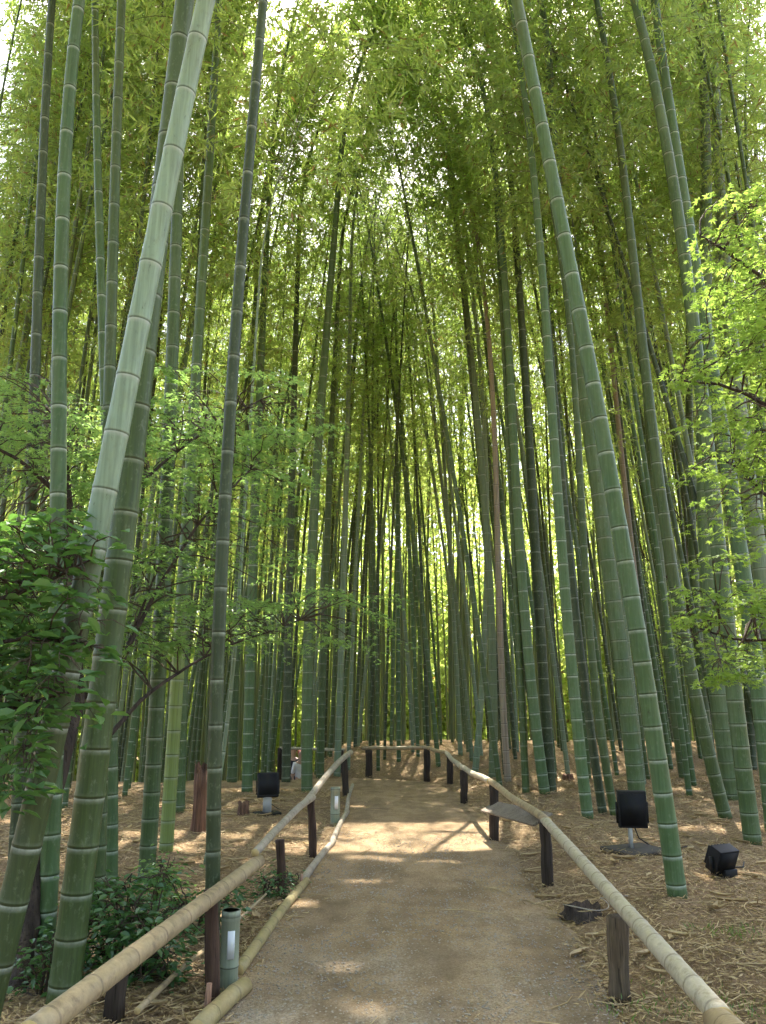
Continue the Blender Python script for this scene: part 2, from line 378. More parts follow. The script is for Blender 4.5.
def hero(pts, wpx, label, mat=M_culm, Lt=15., zb=9., dy=0., sides=14, dens=1., i0=.2, i1=.43, base=None):
    g = gnd(*pts[0]) if base is None else np.array([*base, float(hgt(*base))])
    dist = g[1]; zc = dist*cp + (g[2]-H)*sp; r0 = wpx*zc/F/2
    ctrl = [g]
    for (x, y) in pts[1:]:
        Y = dist
        for _ in range(3):
            p = at(x, y, Y); Y = dist + dy*(p[2]-g[2])
        ctrl.append(at(x, y, Y))
    Lt = max(Lt+4, ctrl[-1][2]+4); zb = max(zb, 7.)
    ax = dense(ctrl, Lt, nod=R.uniform(.05, .16))
    e_ = empty('bamboo', tuple(ax[0])); ax = ax-ax[0]
    me, s, L = culm_mesh('culm', ax, r0, sides, i0, i1)
    obj('culm', me, mat, e_)
    br, V4 = crown(ax, r0, zb-g[2], dens*1.1, spread=1.25, ls=1.1)
    V4 = V4[~in_gap(V4.mean(1)+np.array(e_.location))]
    br.build('branch_spray', M_bbranch, e_); obj('foliage', quads_mesh('foliage', V4, R.random(len(V4))), M_leaf, e_)
    tag(e_, label, 'bamboo', GROVE); heroes_xy.append((g[0], g[1])); return e_

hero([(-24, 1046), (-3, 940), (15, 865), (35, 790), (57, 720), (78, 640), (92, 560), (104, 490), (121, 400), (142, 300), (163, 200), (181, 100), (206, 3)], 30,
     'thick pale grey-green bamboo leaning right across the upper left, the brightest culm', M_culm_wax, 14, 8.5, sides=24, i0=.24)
hero([(62, 1003), (75, 900), (84, 825), (93, 740), (104, 660), (118, 580), (130, 500), (141, 400), (150, 290), (163, 160), (176, 70), (186, 0)], 31,
     'thick mottled bamboo standing just behind the near left handrail, paired with the pale leaning one', M_culm_olive, 14, 9, sides=24, i0=.2)
hero([(44, 966), (52, 800), (58, 690), (58, 500), (59, 340), (66, 170), (79, 0)], 19, 'upright green bamboo between the two thick culms at the left edge', M_culm_blue, 15, 9, sides=16)
hero([(12, 905), (20, 800), (24, 700), (30, 500), (37, 340), (44, 150), (52, 0)], 13, 'dark green upright bamboo, the leftmost culm reaching the top of the picture', M_culm_dark, 15, 9)
hero([(97, 922), (99, 840), (103, 700), (107, 500), (112, 300), (118, 100)], 15, 'olive bamboo half hidden behind the thick mottled culm at left', M_culm_olive, 15, 8.5)
hero([(112, 890), (114, 720), (107, 500), (103, 340), (98, 120), (95, 0)], 12, 'slim bamboo with a bright lit left edge, behind the shrub at left', M_culm_blue, 15, 9)
hero([(146, 882), (147, 800), (155, 700), (165, 600), (170, 450), (172, 350), (176, 200), (182, 60)], 17, 'dark green bamboo rising behind the bush at left, right of the slim lit one', M_culm, 15, 8.5)
hero([(166, 852), (170, 775), (175, 700), (183, 600), (190, 480), (197, 350), (210, 150)], 14, 'bamboo with its foot coloured lime green as sunlight, between the dark culm and the shaggy stump', M_culm_sunfoot, 15, 8)
hero([(180, 812), (182, 700), (188, 550), (196, 350), (205, 150)], 10, 'grey bamboo directly behind the culm with the sunlit lime foot', M_culm, 15, 8)
hero([(213, 985), (214, 850), (216, 700), (221, 600), (222, 550), (227, 450), (235, 345), (240, 275), (247, 175), (255, 100), (262, 10)], 15.5,
     'dark slender bamboo rising behind the left handrail beside the green lantern tube', M_culm_dark, 15, 8.6, sides=16)
hero([(205, 864), (209, 800), (224, 772), (229, 715), (238, 600)], 4.5, 'very thin pale yellow young bamboo leaning behind the dark slender culm', M_culm_pale, 6, 5.8)
hero([(232, 782), (234, 700), (237, 600), (245, 500), (252, 350), (259, 250), (262, 150)], 10, 'grey-green bamboo rising from the litter left of the tilted floodlight', M_culm, 15, 8)
hero([(247, 792), (248, 700), (253, 560), (260, 400), (266, 250)], 11, 'pale grey bamboo close behind the left floodlight', M_culm_blue, 15, 8)
hero([(263, 776), (270, 700), (277, 600), (284, 450), (290, 300)], 9, 'green bamboo rising from behind the left floodlight, leaning right', M_culm, 15, 8)
hero([(286, 782), (288, 700), (290, 560), (294, 400), (298, 260)], 9, 'dark green bamboo left of the gap where visitors pass', M_culm_dark, 15, 8)
hero([(307, 792), (309, 700), (307, 650), (315, 500), (325, 350), (335, 230), (345, 100)], 11.5, 'straight ringed bamboo next to the third post of the left handrail', M_culm, 16, 8.5)
hero([(320, 778), (322, 700), (326, 560), (332, 420), (338, 300)], 8, 'brownish bamboo between the ringed culm and the bend of the path', M_culm_olive, 15, 8)
hero([(337, 772), (340, 700), (345, 500), (350, 350), (352, 200)], 7, 'slim pale bamboo just behind the far end of the left handrail', M_culm_pale, 15, 8)
# right side
hero([(678, 897), (668, 830), (660, 760), (652, 700), (640, 640), (628, 570), (612, 500), (600, 430), (590, 370), (575, 290), (558, 200), (545, 130), (533, 75), (516, 0)], 19,
     'tall blue-green bamboo leaning left, nearest culm right of the path, between the two floodlights', M_culm_blue, 16.5, 10, sides=20, i0=.2)
hero([(508, 782), (507, 700), (502, 650), (495, 500), (487, 350), (478, 220), (448, 120)], 7, 'dead pinkish brown bamboo standing behind the bend of the right handrail', M_culm_dead, 15, 9)
hero([(753, 843), (745, 775), (733, 700), (728, 650), (715, 500), (703, 400), (695, 345), (683, 250), (670, 165), (655, 85), (635, 0)], 17, 'thick green bamboo behind the smaller floodlight, leaning left', M_culm, 16, 10, sides=16)
hero([(774, 830), (766, 760), (757, 680), (743, 575), (722, 430), (703, 300), (683, 200), (668, 100), (655, 0)], 17, 'thick bamboo entering at the right picture edge above the smaller floodlight', M_culm_blue, 16, 10, sides=16)
hero([(800, 800), (780, 680), (757, 550), (745, 450), (733, 345), (725, 275), (719, 200), (718, 100), (715, 0)], 19, 'pale bright bamboo seen through the yellow maple leaves at right', M_culm_pale, 16, 10, sides=16)
hero([(735, 800), (730, 770), (723, 700), (710, 560), (700, 420), (703, 250), (710, 160), (704, 80), (695, 0)], 19, 'thick greyish bamboo left of the culm behind the smaller floodlight', M_culm, 16, 10, sides=16)
hero([(726, 818), (718, 790), (703, 740), (688, 700), (683, 600), (663, 500), (643, 350), (625, 200), (606, 50)], 13, 'dark olive bamboo with a steeply leaning foot, midway between the two black floodlights', M_culm_olive, 16, 9.5)
hero([(588, 818), (580, 775), (573, 700), (563, 550), (555, 450), (548, 350), (535, 200), (520, 60)], 12, 'mid green bamboo with pale rings right of the board on the handrail', M_culm_blue, 16, 9.5)
hero([(603, 813), (598, 775), (583, 700), (572, 560), (560, 450), (545, 300), (528, 120)], 9, 'dark bamboo immediately right of the pale-ringed one', M_culm_dark, 16, 9)
hero([(615, 816), (606, 760), (595, 700), (586, 560), (575, 400), (560, 250)], 8.5, 'olive bamboo left of the big square floodlight', M_culm_olive, 16, 9)
hero([(638, 801), (633, 775), (625, 700), (620, 650), (608, 550), (593, 450), (575, 350), (560, 200), (549, 60)], 17, 'thick dark green bamboo standing directly behind the square floodlight', M_culm, 16, 9.5, sides=16)
hero([(545, 793), (543, 775), (528, 700), (522, 560), (514, 400), (500, 250), (486, 100)], 11, 'green bamboo with close rings behind the board, leaning left', M_culm_blue, 16, 9)
hero([(526, 793), (518, 700), (515, 560), (508, 400), (498, 250)], 7.5, 'slim green bamboo right of the dead brown culm', M_culm_olive, 15, 9)
hero([(551, 791), (545, 700), (536, 560), (530, 450), (520, 300), (508, 150)], 11, 'dark bamboo crossing behind the close-ringed one', M_culm_dark, 16, 9)
hero([(475, 772), (483, 700), (490, 600), (480, 420), (470, 260)], 6.5, 'pale upright bamboo just past the bend of the right handrail', M_culm_pale, 15, 9)
hero([(493, 778), (497, 700), (486, 560), (478, 420), (462, 260), (446, 120)], 9, 'grey-green bamboo left of the dead brown culm', M_culm, 16, 9)
hero([(685, 778), (672, 700), (664, 600), (652, 470), (642, 330), (628, 160)], 11, 'green bamboo behind the nearest leaning culm, its foot in dry litter', M_culm, 16, 9)
hero([(659, 776), (646, 690), (634, 560), (618, 420), (604, 280), (590, 120)], 7, 'brownish dead bamboo behind the square floodlight, leaning left', M_culm_dead, 15, 9)
hero([(712, 775), (700, 690), (694, 560), (690, 430), (688, 300), (690, 150)], 10, 'upright olive bamboo deep between the two floodlights', M_culm_olive, 16, 9)
hero([(752, 770), (747, 640), (745, 480), (744, 300), (742, 125), (735, 0)], 10, 'dark upright bamboo near the right picture edge, behind the yellow leaves', M_culm_dark, 16, 10)
hero([(768, 775), (762, 600), (757, 400), (755, 200), (758, 0)], 9, 'thin dark bamboo in the top right corner', M_culm_dark, 16, 10)

# grove variants, copied as individuals
def variant(k):
    L = R.uniform(17, 21.5); bend = R.uniform(.02, .08); zb = R.uniform(6., 9.5)
    u = np.linspace(0, 1, 50)
    zz = u*L; x = bend*L*u**1.6 + .08*L*np.clip((u-.65)/.35, 0, 1)**2; y = R.uniform(-.02, .02)*L*u**2
    ax = np.stack([x, y, zz - .03*L*np.clip((u-.7)/.3, 0, 1)**3], -1)
    r0 = R.uniform(.037, .058)
    cm, s, Ls = culm_mesh('culm', ax, r0, 8)
    br, V4 = crown(ax, r0, zb, .95, 1.0, 1.05, 1.1, 5.); print('leaves', len(V4))
    bm_ = npmesh('branch_spray', np.vstack(br.V), np.vstack(br.Q)); bm_.materials.append(M_bbranch)
    lm = quads_mesh('foliage', V4, R.random(len(V4))); lm.materials.append(M_leaf)
    return cm, bm_, lm, V4, ax
VAR = [variant(k) for k in range(10)]
def clumpy(V4, keep, sd=0):             # thins a crown in clusters, so that holes of sky stay between its sprays
    c_ = V4.mean(1); f_ = np.sin(c_[:, 0]*3.1+sd)*np.sin(c_[:, 1]*2.7+sd*2)+.8*np.sin(c_[:, 2]*2.3+c_[:, 0]*1.7+sd)+.5*np.sin(c_[:, 2]*5.9+c_[:, 1]*4.3)
    return V4[f_ > np.quantile(f_, 1-keep)]
SPARSE = []
for v in range(len(VAR)):
    V4 = clumpy(VAR[v][3], .44, v); lm = quads_mesh('foliage', V4, R.random(len(V4))); lm.materials.append(M_leaf); SPARSE.append((V4, lm))
    V4 = clumpy(VAR[v][3], .96, v+3); lm = quads_mesh('foliage', V4, R.random(len(V4))); lm.materials.append(M_leaf); VAR[v] = VAR[v][:2]+(lm, V4)+VAR[v][4:]
ngap = 0
CMATS = [M_culm, M_culm, M_culm_blue, M_culm_blue, M_culm_olive, M_culm_olive, M_culm_dark, M_culm_dark, M_culm_pale]
cm_by = {}
def culm_copy(v, mat):
    if (v, mat.name) not in cm_by:
        m_ = VAR[v][0].copy(); m_.materials.clear(); m_.materials.append(mat); cm_by[v, mat.name] = m_
    return cm_by[v, mat.name]
COLN = {M_culm.name: 'grey-green', M_culm_blue.name: 'blue-green', M_culm_olive.name: 'olive', M_culm_dark.name: 'dark green', M_culm_pale.name: 'pale green', M_culm_dead.name: 'dead brown'}
pts = []; far_pts = []
tries = 0
def ok_place(x, y):
    px = x/(y*cp)*1.0
    if abs(x) > .50*y*1.03+1.2: return False
    if y < 13.3:
        if x > 0 and (x < xr(y)+3.6 or y < 11.5): return False
        if x <= 0 and (x > -2.9-(13.3-y)*.3 or y < 10.2): return False
    else:
        if xl(min(y, 14))-.5 < x < xr(min(y, 16.2))+.55 and y < 17.6: return False
        if -9 < x < 1.5 and 13.9 < y < 16.9 and x > -3.4: return False
    if -2.95 < x+.112*(y-10)*0 and abs(x - (-.112*y+.02)) < .22 and 13 < y < 30: return False      # the gap the visitors are seen through
    return True
while len(pts) < 240 and tries < 60000:
    tries += 1
    y = 10+15.5*R.random()**.85; x = R.uniform(-.58, .58)*y*1.05
    if not ok_place(x, y): continue
    if any((x-a)**2+(y-b)**2 < .48**2 for a, b in pts) or any((x-a)**2+(y-b)**2 < .6**2 for a, b in heroes_xy): continue
    pts.append((x, y))
pts += [(-6.6, 10.9), (-7.6, 12.3), (6.9, 12.1), (6.8, 14), (7.7, 13.4), (-8.0, 14.2), (-6.1, 11.6), (-7.4, 13.4), (-5.3, 10.6), (-6.7, 12.5), (-.75, 17.3), (.35, 17.9), (-.3, 18.6), (1.2, 17.4), (4.6, 12.2), (1.95, 13.5), (2.3, 15.2), (-.1, 17.2), (.8, 18.3), (6.2, 12.8), (-4.6, 12.4), (5.6, 11.6)]
for (x, y) in sorted(pts, key=lambda p: p[1]):
    v = int(R.integers(len(VAR))); mat = CMATS[int(R.integers(len(CMATS)))]
    if mat is M_culm_dead and R.random() < .5: mat = M_culm_olive
    e_ = empty('bamboo', (x, y, float(hgt(x, y))-.03))
    toward = (PI if x > .5 else 0) if abs(x) > .5 else R.uniform(0, 6.28)
    az = toward + R.normal(0, .75)
    th = R.uniform(.85, 1.45); s_ = R.uniform(.9, 1.08)
    lean = abs(R.normal(.02, .035)) + (.025 if x > 1.5 else 0)
    e_.rotation_mode = 'QUATERNION'
    e_.rotation_quaternion = Quaternion((0, 0, 1), az) @ Quaternion((0, 1, 0), lean)
    cu = obj('culm', culm_copy(v, mat), None, e_); cu.scale = (th, th, s_)
    # keep thicker culms on the axis of the crown: scale about the axis only through the radius
    cu.scale = (s_, s_, s_)
    if th > 1.12: cu.data = culm_copy(v, mat)
    b_o = obj('branch_spray', VAR[v][1], None, e_)
    LV, LM = SPARSE[v] if y > 15.5 else (VAR[v][3], VAR[v][2])
    Wc = (LV.mean(1)*s_) @ np.array(e_.rotation_quaternion.to_matrix()).T+np.array(e_.location); ig = in_gap(Wc)
    if ig.sum() > 5:
        f_o = obj('foliage', quads_mesh('foliage', LV[~ig], R.random((~ig).sum())), M_leaf, e_); ngap += 1
    else: f_o = obj('foliage', LM, None, e_)
    b_o.scale = f_o.scale = (s_, s_, s_)
    side = 'beyond the bend of the path' if abs(x) < 2.2 else ('left of the path' if x < 0 else 'right of the path')
    dep = 'front rows' if y < 18 else ('middle' if y < 27 else 'depths')
    tag(e_, f'{COLN[mat.name]} bamboo in the {dep} of the grove {side}', 'bamboo', f'{COLN[mat.name]} bamboos in the {dep} of the grove {side}')

# the rest of the grove, past 300
mb = MB()
lv = MB()
k = 0
while k < 460:
    y = R.uniform(23, 38); x = R.uniform(-.62, .62)*y
    if any((x-a)**2+(y-b)**2 < .4 for a, b in pts): continue
    k += 1; v = int(R.integers(len(VAR))); a = R.uniform(0, 6.28); ax = VAR[v][4][::5] @ Rz(a).T + np.array([x, y, float(hgt(x, y))])
    mb.add(*tube(ax, np.linspace(R.uniform(.045, .065), .008, len(ax)), 6, False), 0)
    V4 = VAR[v][3]; V4 = V4[R.random(len(V4)) < (.09 if k % 2 else .02)]
    c_ = V4.mean(1, keepdims=True); V4 = (V4-c_)*2.1+c_
    V = V4.reshape(-1, 3) @ Rz(a).T + np.array([x, y, float(hgt(x, y))]); kp = ~in_gap(V.reshape(-1, 4, 3).mean(1)); V = V.reshape(-1, 4, 3)[kp].reshape(-1, 3); V4 = V4[kp]
    mb.add(V, np.arange(len(V)).reshape(-1, 4), 1, np.repeat(R.random(len(V4)), 4))
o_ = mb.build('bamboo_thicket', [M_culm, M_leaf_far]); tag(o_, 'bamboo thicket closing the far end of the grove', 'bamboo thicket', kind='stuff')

# the same grove goes on behind and beside the visitor
mb = MB(); k = 0
while k < 80:
    y = R.uniform(-14, 8.5); x = R.uniform(-12, 12)
    if abs(x) < 1.9 or abs(x) < .52*y+2.2: continue
    k += 1; v = int(R.integers(len(VAR))); a = R.uniform(0, 6.28); ax = VAR[v][4][::5] @ Rz(a).T + np.array([x, y, 0])
    mb.add(*tube(ax, np.linspace(.055, .008, len(ax)), 6, False), 0)
    V4 = VAR[v][3]; V4 = V4[R.random(len(V4)) < .13]; c_ = V4.mean(1, keepdims=True); V4 = (V4-c_)*2.3+c_
    V = V4 @ Rz(a).T + np.array([x, y, 0]); V = V[~in_gap(V.mean(1))]
    mb.add(V.reshape(-1, 3), np.arange(len(V)*4).reshape(-1, 4), 1, np.repeat(R.random(len(V)), 4))
o_ = mb.build('bamboo_thicket', [M_culm, M_leaf]); tag(o_, 'bamboo thicket on either side of and behind the viewpoint', 'bamboo thicket', kind='stuff')
print('unique foliage', ngap)
# far wood beyond the grove
def clump(c, r, k, L):
    d = rand_unit(k)*(R.random(k)**.45)[:, None]*r; B = c+d*np.array([1, 1, .75])
    return blade_quads(B, R.normal(size=(k, 3))+np.array([0, 0, -.3]), R.uniform(.7, 1.3, k)*L, R.uniform(.5, .8, k)*L)
Vs = []
for i in range(400):
    y = R.uniform(42, 62); x = R.uniform(-.75, .75)*y; top = R.uniform(7, 25) 
    for j in range(7):
        c = np.array([x+R.normal(0, 1.6), y+R.normal(0, 1.5), float(hgt(x, y))+R.uniform(.3, top)])
        Vs.append(clump(c, R.uniform(1.2, 2.5), 100, .42))
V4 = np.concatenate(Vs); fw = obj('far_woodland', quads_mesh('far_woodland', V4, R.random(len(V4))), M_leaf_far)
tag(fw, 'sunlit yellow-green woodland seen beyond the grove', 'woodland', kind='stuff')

# ------------------------------------------------------------------ ground and path
def sheet(name, xs, ys, zf, mat):
    X, Y = np.meshgrid(xs, ys); Z = zf(X, Y); V = np.stack([X, Y, Z], -1).reshape(-1, 3); nx, ny = len(xs), len(ys)
    i = (np.arange(ny-1)[:, None]*nx+np.arange(nx-1)[None]).ravel(); Q = np.stack([i, i+1, i+nx+1, i+nx], -1)
    o = obj(name, npmesh(name, V, Q, smooth=True), mat); return o
xs = np.unique(np.concatenate([[-1500, -600, -250, -120, -70, -45, -30], np.arange(-22, -8, .6), np.arange(-8, 8, .09), np.arange(8, 22, .6), [30, 45, 70, 120, 250, 600, 1500]]))
ys = np.unique(np.concatenate([[-1000, -300, -100, -40, -15, -5], np.arange(-2, 22, .09), np.arange(22, 60, .7), [70, 90, 130, 200, 400, 900, 2000]]))
def inpath(X, Y):
    main = (X > xl(Y)+.05) & (X < xr(Y)-.05) & (Y > -3) & (Y < 16.2)
    turn = (X > -9) & (X < 1.0) & (Y > 14.2) & (Y < 16.25)
    return main | turn
def zg(X, Y):
    fine = .018*(np.sin(X*9.1+Y*3.3)*np.sin(Y*8.3-X*2.2)+np.sin(X*17+1)*np.sin(Y*19+2)*.5)
    return hgt(X, Y) + np.where(inpath(X, Y), -.045, fine*((Y > -2) & (Y < 30)))
g_ = sheet('ground', xs, ys, zg, M_ground); tag(g_, kind='structure')
# path strip
V = []; nacross = 26
yy = np.concatenate([np.arange(-3, 14.2, .1)])
rows = []
for y in yy:
    a, b = float(xl(y)), float(xr(y)); w1 = .05*math.sin(y*3.1)+.03*math.sin(y*8.7); w2 = .05*math.sin(y*2.3+1)+.035*math.sin(y*7.9)
    rows.append([(a-.05+w1*.3+(b+.06+w2-a+.05)*t, y) for t in np.linspace(0, 1, nacross)])
# bend: sweep rows round a pivot at the left inner corner
piv = np.array([-.95, 14.35])
for t in np.linspace(0, 1, 24)[1:]:
    ang = t*PI/2
    inner = piv + .24*np.array([math.cos(ang), math.sin(ang)])*np.array([1, .3]) - np.array([0, .1])*(1-t)
    outer = np.array([piv[0]+2.25*math.cos(ang)**.8 if t < 1 else piv[0], piv[1]-.15+2.05*math.sin(ang)**.9])
    rows.append([tuple(inner+(outer-inner)*u) for u in np.linspace(0, 1, nacross)])
for x in np.arange(-1.1, -9, -.25):
    rows.append([(x, 14.32+(16.25-14.32)*u) for u in np.linspace(0, 1, nacross)])
A = np.array(rows); Z = hgt(A[..., 0], A[..., 1])+.004+.006*np.sin(A[..., 0]*4)*np.sin(A[..., 1]*2.7)
e0 = np.linspace(0, 1, nacross); Z -= .05*(np.clip(np.abs(e0-.5)*2-.93, 0, 1)/.07)[None]
V = np.concatenate([A, Z[..., None]], -1).reshape(-1, 3); nr = len(rows)
i = (np.arange(nr-1)[:, None]*nacross+np.arange(nacross-1)[None]).ravel()
p_ = obj('path', npmesh('path', V, np.stack([i, i+1, i+nacross+1, i+nacross], -1), smooth=True), M_path); tag(p_, kind='structure')

# litter
def scatter(k, y0, y1, pathp=.018, spreadx=.62):
    y = y0+(y1-y0)*R.random(k)**1.25; x = R.uniform(-1, 1, k)*(y*spreadx+1.)
    inp = inpath(x, y); edge = np.minimum(np.abs(x-xl(y)), np.abs(x-xr(y))) < .22+.14*np.sin(y*2.1)+.1*np.sin(y*5.3+x)
    keep = (~inp) | (R.random(k) < np.where(edge, .35, pathp))
    return x[keep], y[keep], inp[keep]
x, y, inp = scatter(140000, 2.5, 15)
x2, y2, inp2 = scatter(45000, 13, 25); x = np.concatenate([x, x2]); y = np.concatenate([y, y2]); inp = np.concatenate([inp, inp2])
k = len(x); B = np.stack([x, y, hgt(x, y)+np.where(inp, .006, R.uniform(.004, .03, k))], -1)
D = np.stack([R.normal(size=k), R.normal(size=k), R.normal(0, .18, k)], -1)
Nn = np.stack([R.normal(0, .45, k), R.normal(0, .45, k), np.ones(k)], -1)
V4 = blade_quads(B, D, R.uniform(.03, .09, k)*(1+.05*np.maximum(0, y-10)), R.uniform(.005, .012, k)*(1+.05*np.maximum(0, y-10)), Nn)
V4[..., 2] = np.maximum(V4[..., 2], (hgt(V4[..., 0], V4[..., 1])+.003))
lo = obj('leaf_litter', quads_mesh('leaf_litter', V4, R.random(k)), M_litter); tag(lo, 'dry fallen bamboo leaves covering the ground', 'leaf litter', kind='stuff')
x, y, inp = scatter(2600, 2.5, 13)
mb = MB()
for q in range(420):                     # fallen culm sheaths: wide curled pieces
    b = R.uniform(3, 15); a = R.uniform(-1, 1)*(b*.6+1)
    if inpath(np.array(a), np.array(b)): continue
    L = R.uniform(.1, .26); W = R.uniform(.03, .06); t = R.uniform(0, 6.28); z = float(hgt(a, b))+.012
    u = np.linspace(-1, 1, 6)[:, None]; vv = np.linspace(-1, 1, 4)[None]
    X = u*L/2+vv*0; Y = vv*W/2*(1-.75*np.abs(u)**2); Z = .018*vv**2+.02*u**2*R.uniform(-.2, 1)
    V = np.stack([X*math.cos(t)-Y*math.sin(t)+a, X*math.sin(t)+Y*math.cos(t)+b, Z+z], -1).reshape(-1, 3)
    i_ = (np.arange(5)[:, None]*4+np.arange(3)[None]).ravel()
    mb.add(V, np.stack([i_, i_+1, i_+5, i_+4], -1), 0, R.random())
for a, b in zip(x, y):
    L = R.uniform(.06, .4); t = R.uniform(0, 6.28); z = float(hgt(a, b))+.012
    d = np.array([math.cos(t), math.sin(t), 0])*L/2; m_ = np.array([a, b, z]); bend = R.normal(0, .02, 3)*[1, 1, .2]
    mb.add(*tube([m_-d, m_+bend+[0, 0, .008], m_+d], [.003, .004, .002], 4, False), 0, R.random())
to = mb.build('twig_litter', M_litter); tag(to, 'broken twigs and fallen culm sheaths strewn over the litter', 'twigs', kind='stuff')
# pebbles on the path
ico = bmesh.new(); bmesh.ops.create_icosphere(ico, subdivisions=1, radius=1); iv = np.array([v.co[:] for v in ico.verts]); iq = np.array([[v.index for v in f.verts] for f in ico.faces]); ico.free()
k = 11000; y = 3.0+7*R.random(k)**1.9; x = xl(y)+(xr(y)-xl(y))*R.random(k); r = R.uniform(.003, .0085, k)
ang = R.uniform(0, 6.28, k); sc3 = np.stack([r*R.uniform(.8, 1.4, k), r*R.uniform(.8, 1.2, k), r*.6], -1)
vv = iv[None]*sc3[:, None]; ca, sa = np.cos(ang)[:, None], np.sin(ang)[:, None]
vv = np.stack([vv[..., 0]*ca-vv[..., 1]*sa, vv[..., 0]*sa+vv[..., 1]*ca, vv[..., 2]], -1)+np.stack([x, y, hgt(x, y)+.006], -1)[:, None]
QQ = (iq[None]+(np.arange(k)*len(iv))[:, None, None]).reshape(-1, 3)
po = obj('gravel', npmesh('gravel', vv.reshape(-1, 3), QQ), M_stone); tag(po, 'fine grey gravel on the near part of the path', 'gravel', kind='stuff')

# ------------------------------------------------------------------ poles and fences
def pole_mesh(a, b, r1, r2, name='rail', step=.26, sag=0., sides=14, crook=.0, open_end=False):
    a = np.array(a, float); b = np.array(b, float); L = np.linalg.norm(b-a); nodes = np.arange(R.uniform(.06, .2), L-.05, step*1.0)
    ss = [0]; A = [0]; rs = [1.]
    for nd in nodes:
        nd = nd+R.uniform(-.02, .02)
        for ds, q, rr in ((-.015, 0, 1), (-.004, -.3, 1.03), (0, -1, 1.0), (.005, -1, 1.05), (.012, 0, 1.05), (.03, 0, 1)):
            if 0 < nd+ds < L: ss.append(nd+ds); A.append(q); rs.append(rr)
    ss.append(L); A.append(0); rs.append(1.)
    o_ = np.argsort(ss); ss = np.array(ss)[o_]; A = np.array(A)[o_]; rs = np.array(rs)[o_]; t = ss/L
    pts = a+(b-a)*t[:, None]; pts[:, 2] -= sag*np.sin(t*PI)
    pts[:, 0] += crook*np.sin(t*PI*2.3+1)-crook*np.sin(1)*(1-t); pts[:, 2] += crook*.6*np.sin(t*PI*3.1)
    V, Q = tube(pts, (r1+(r2-r1)*t)*rs, sides, True)
    mi = np.zeros(len(Q), int); mi[:sides] = 1; mi[-sides:] = 1
    return npmesh(name, V, Q, {'node': np.repeat(np.concatenate([[0], A, [0]]), sides)}, True, mi)
def rel(p, o): return np.array(p)-np.array(o.location)
def fence_post(par, base, top, r, mat, sides=12):
    b = rel(base, par); t = rel(top, par); u = np.linspace(0, 1, 9)[:, None]
    pts = b+(t-b)*u; pts[0, 2] -= .06
    pts[1:-1, :2] += R.normal(0, .002, (7, 2)); m_ = MB().tube(pts, r*(1+.05*np.sin(u[:, 0]*7+R.random()*6)), sides, wob=.05)
    return m_.build('post', mat, par, smooth=True)
def up(px, py_top, g):                 # a point above ground point g on the sight line
    return at(px, py_top, g[1])
fl = empty('bamboo_fence', (-1., 6., 0)); tag(fl, 'low handrail of tan bamboo poles along the left side of the path', 'fence')
lp = [(213, 888, 1001, .04, M_post_red), (282, 839, 893, .038, M_post_red), (313, 798, 858, .04, M_post_red), (346, 757, 796, .055, M_post)]
tops = []
for (px, yt, yb, r, mt) in lp:
    g = gnd(px, yb); t = up(px-2, yt, g); tops.append(t); fence_post(fl, g, t+[0, 0, -.005], r, mt)
q0 = at(28, 1036, 2.78); q1 = at(259, 861, tops[0][1]+.78)
P0 = rel(q0, fl)
obj('rail', pole_mesh(rel(q0, fl), rel(q1, fl), .045, .041, sides=20, step=.3), [M_rail, M_cut], fl)
q2 = at(255, 853, tops[0][1]+.72); q3 = at(311, 797, tops[2][1]+.1)
obj('rail', pole_mesh(rel(q2, fl), rel(q3, fl), .026, .034, step=.35, crook=.02), [M_rail_old, M_cut], fl)
q4 = at(305, 803, tops[2][1]-.15); q5 = at(349, 752, tops[3][1]+.25)
obj('rail', pole_mesh(rel(q4, fl), rel(q5, fl), .034, .045, step=.4, crook=.03), [M_rail_old, M_cut], fl)
fr = empty('bamboo_fence', (1.3, 6., 0)); tag(fr, 'handrail of weathered bamboo on dark posts along the right side and across the bend', 'fence')
rp = [(620, 917, 999, .058, M_post_grey), (548, 824, 886, .05, M_post), (494, 785, 840, .055, M_post), (464, 771, 803, .06, M_post), (450, 757, 784, .06, M_post), (427, 750, 779, .065, M_post), (369, 751, 777, .07, M_post)]
rt = []
for (px, yt, yb, r, mt) in rp:
    g = gnd(px, yb); t = up(px-3 if px > 500 else px, yt-1, g); rt.append(t); fence_post(fr, g, t, r, mt)
def ext(p, q, k): return p+(p-q)*k
a0 = at(724, 1020, 3.12); a1 = at(544, 819, rt[1][1])
obj('rail', pole_mesh(rel(a0, fr), rel(a1, fr), .043, .039, sides=20, step=.24), [M_rail_grey, M_cut], fr)
obj('rail', pole_mesh(rel(at(752, 1052, 2.6), fr), rel(at(716, 1011, 3.2)+[0.0, 0, -.03], fr), .052, .05, sides=20, step=.24), [M_rail, M_cut], fr)
ptsr = [at(546, 820, rt[1][1]-.1), at(489, 781, rt[2][1]), at(461, 767, rt[3][1]), at(446, 753, rt[4][1]), at(427, 748, rt[5][1]), at(366, 748, rt[6][1])]
for k in range(5):
    a, b = ptsr[k], ptsr[k+1]; d = (b-a)/np.linalg.norm(b-a)
    obj('rail', pole_mesh(rel(a-d*.06, fr), rel(b+d*.08, fr), [.036, .036, .04, .036, .04][k], [.034, .038, .036, .036, .036][k], step=.3, crook=.008), [M_rail_grey if k in (1, 2) else M_rail, M_cut], fr)
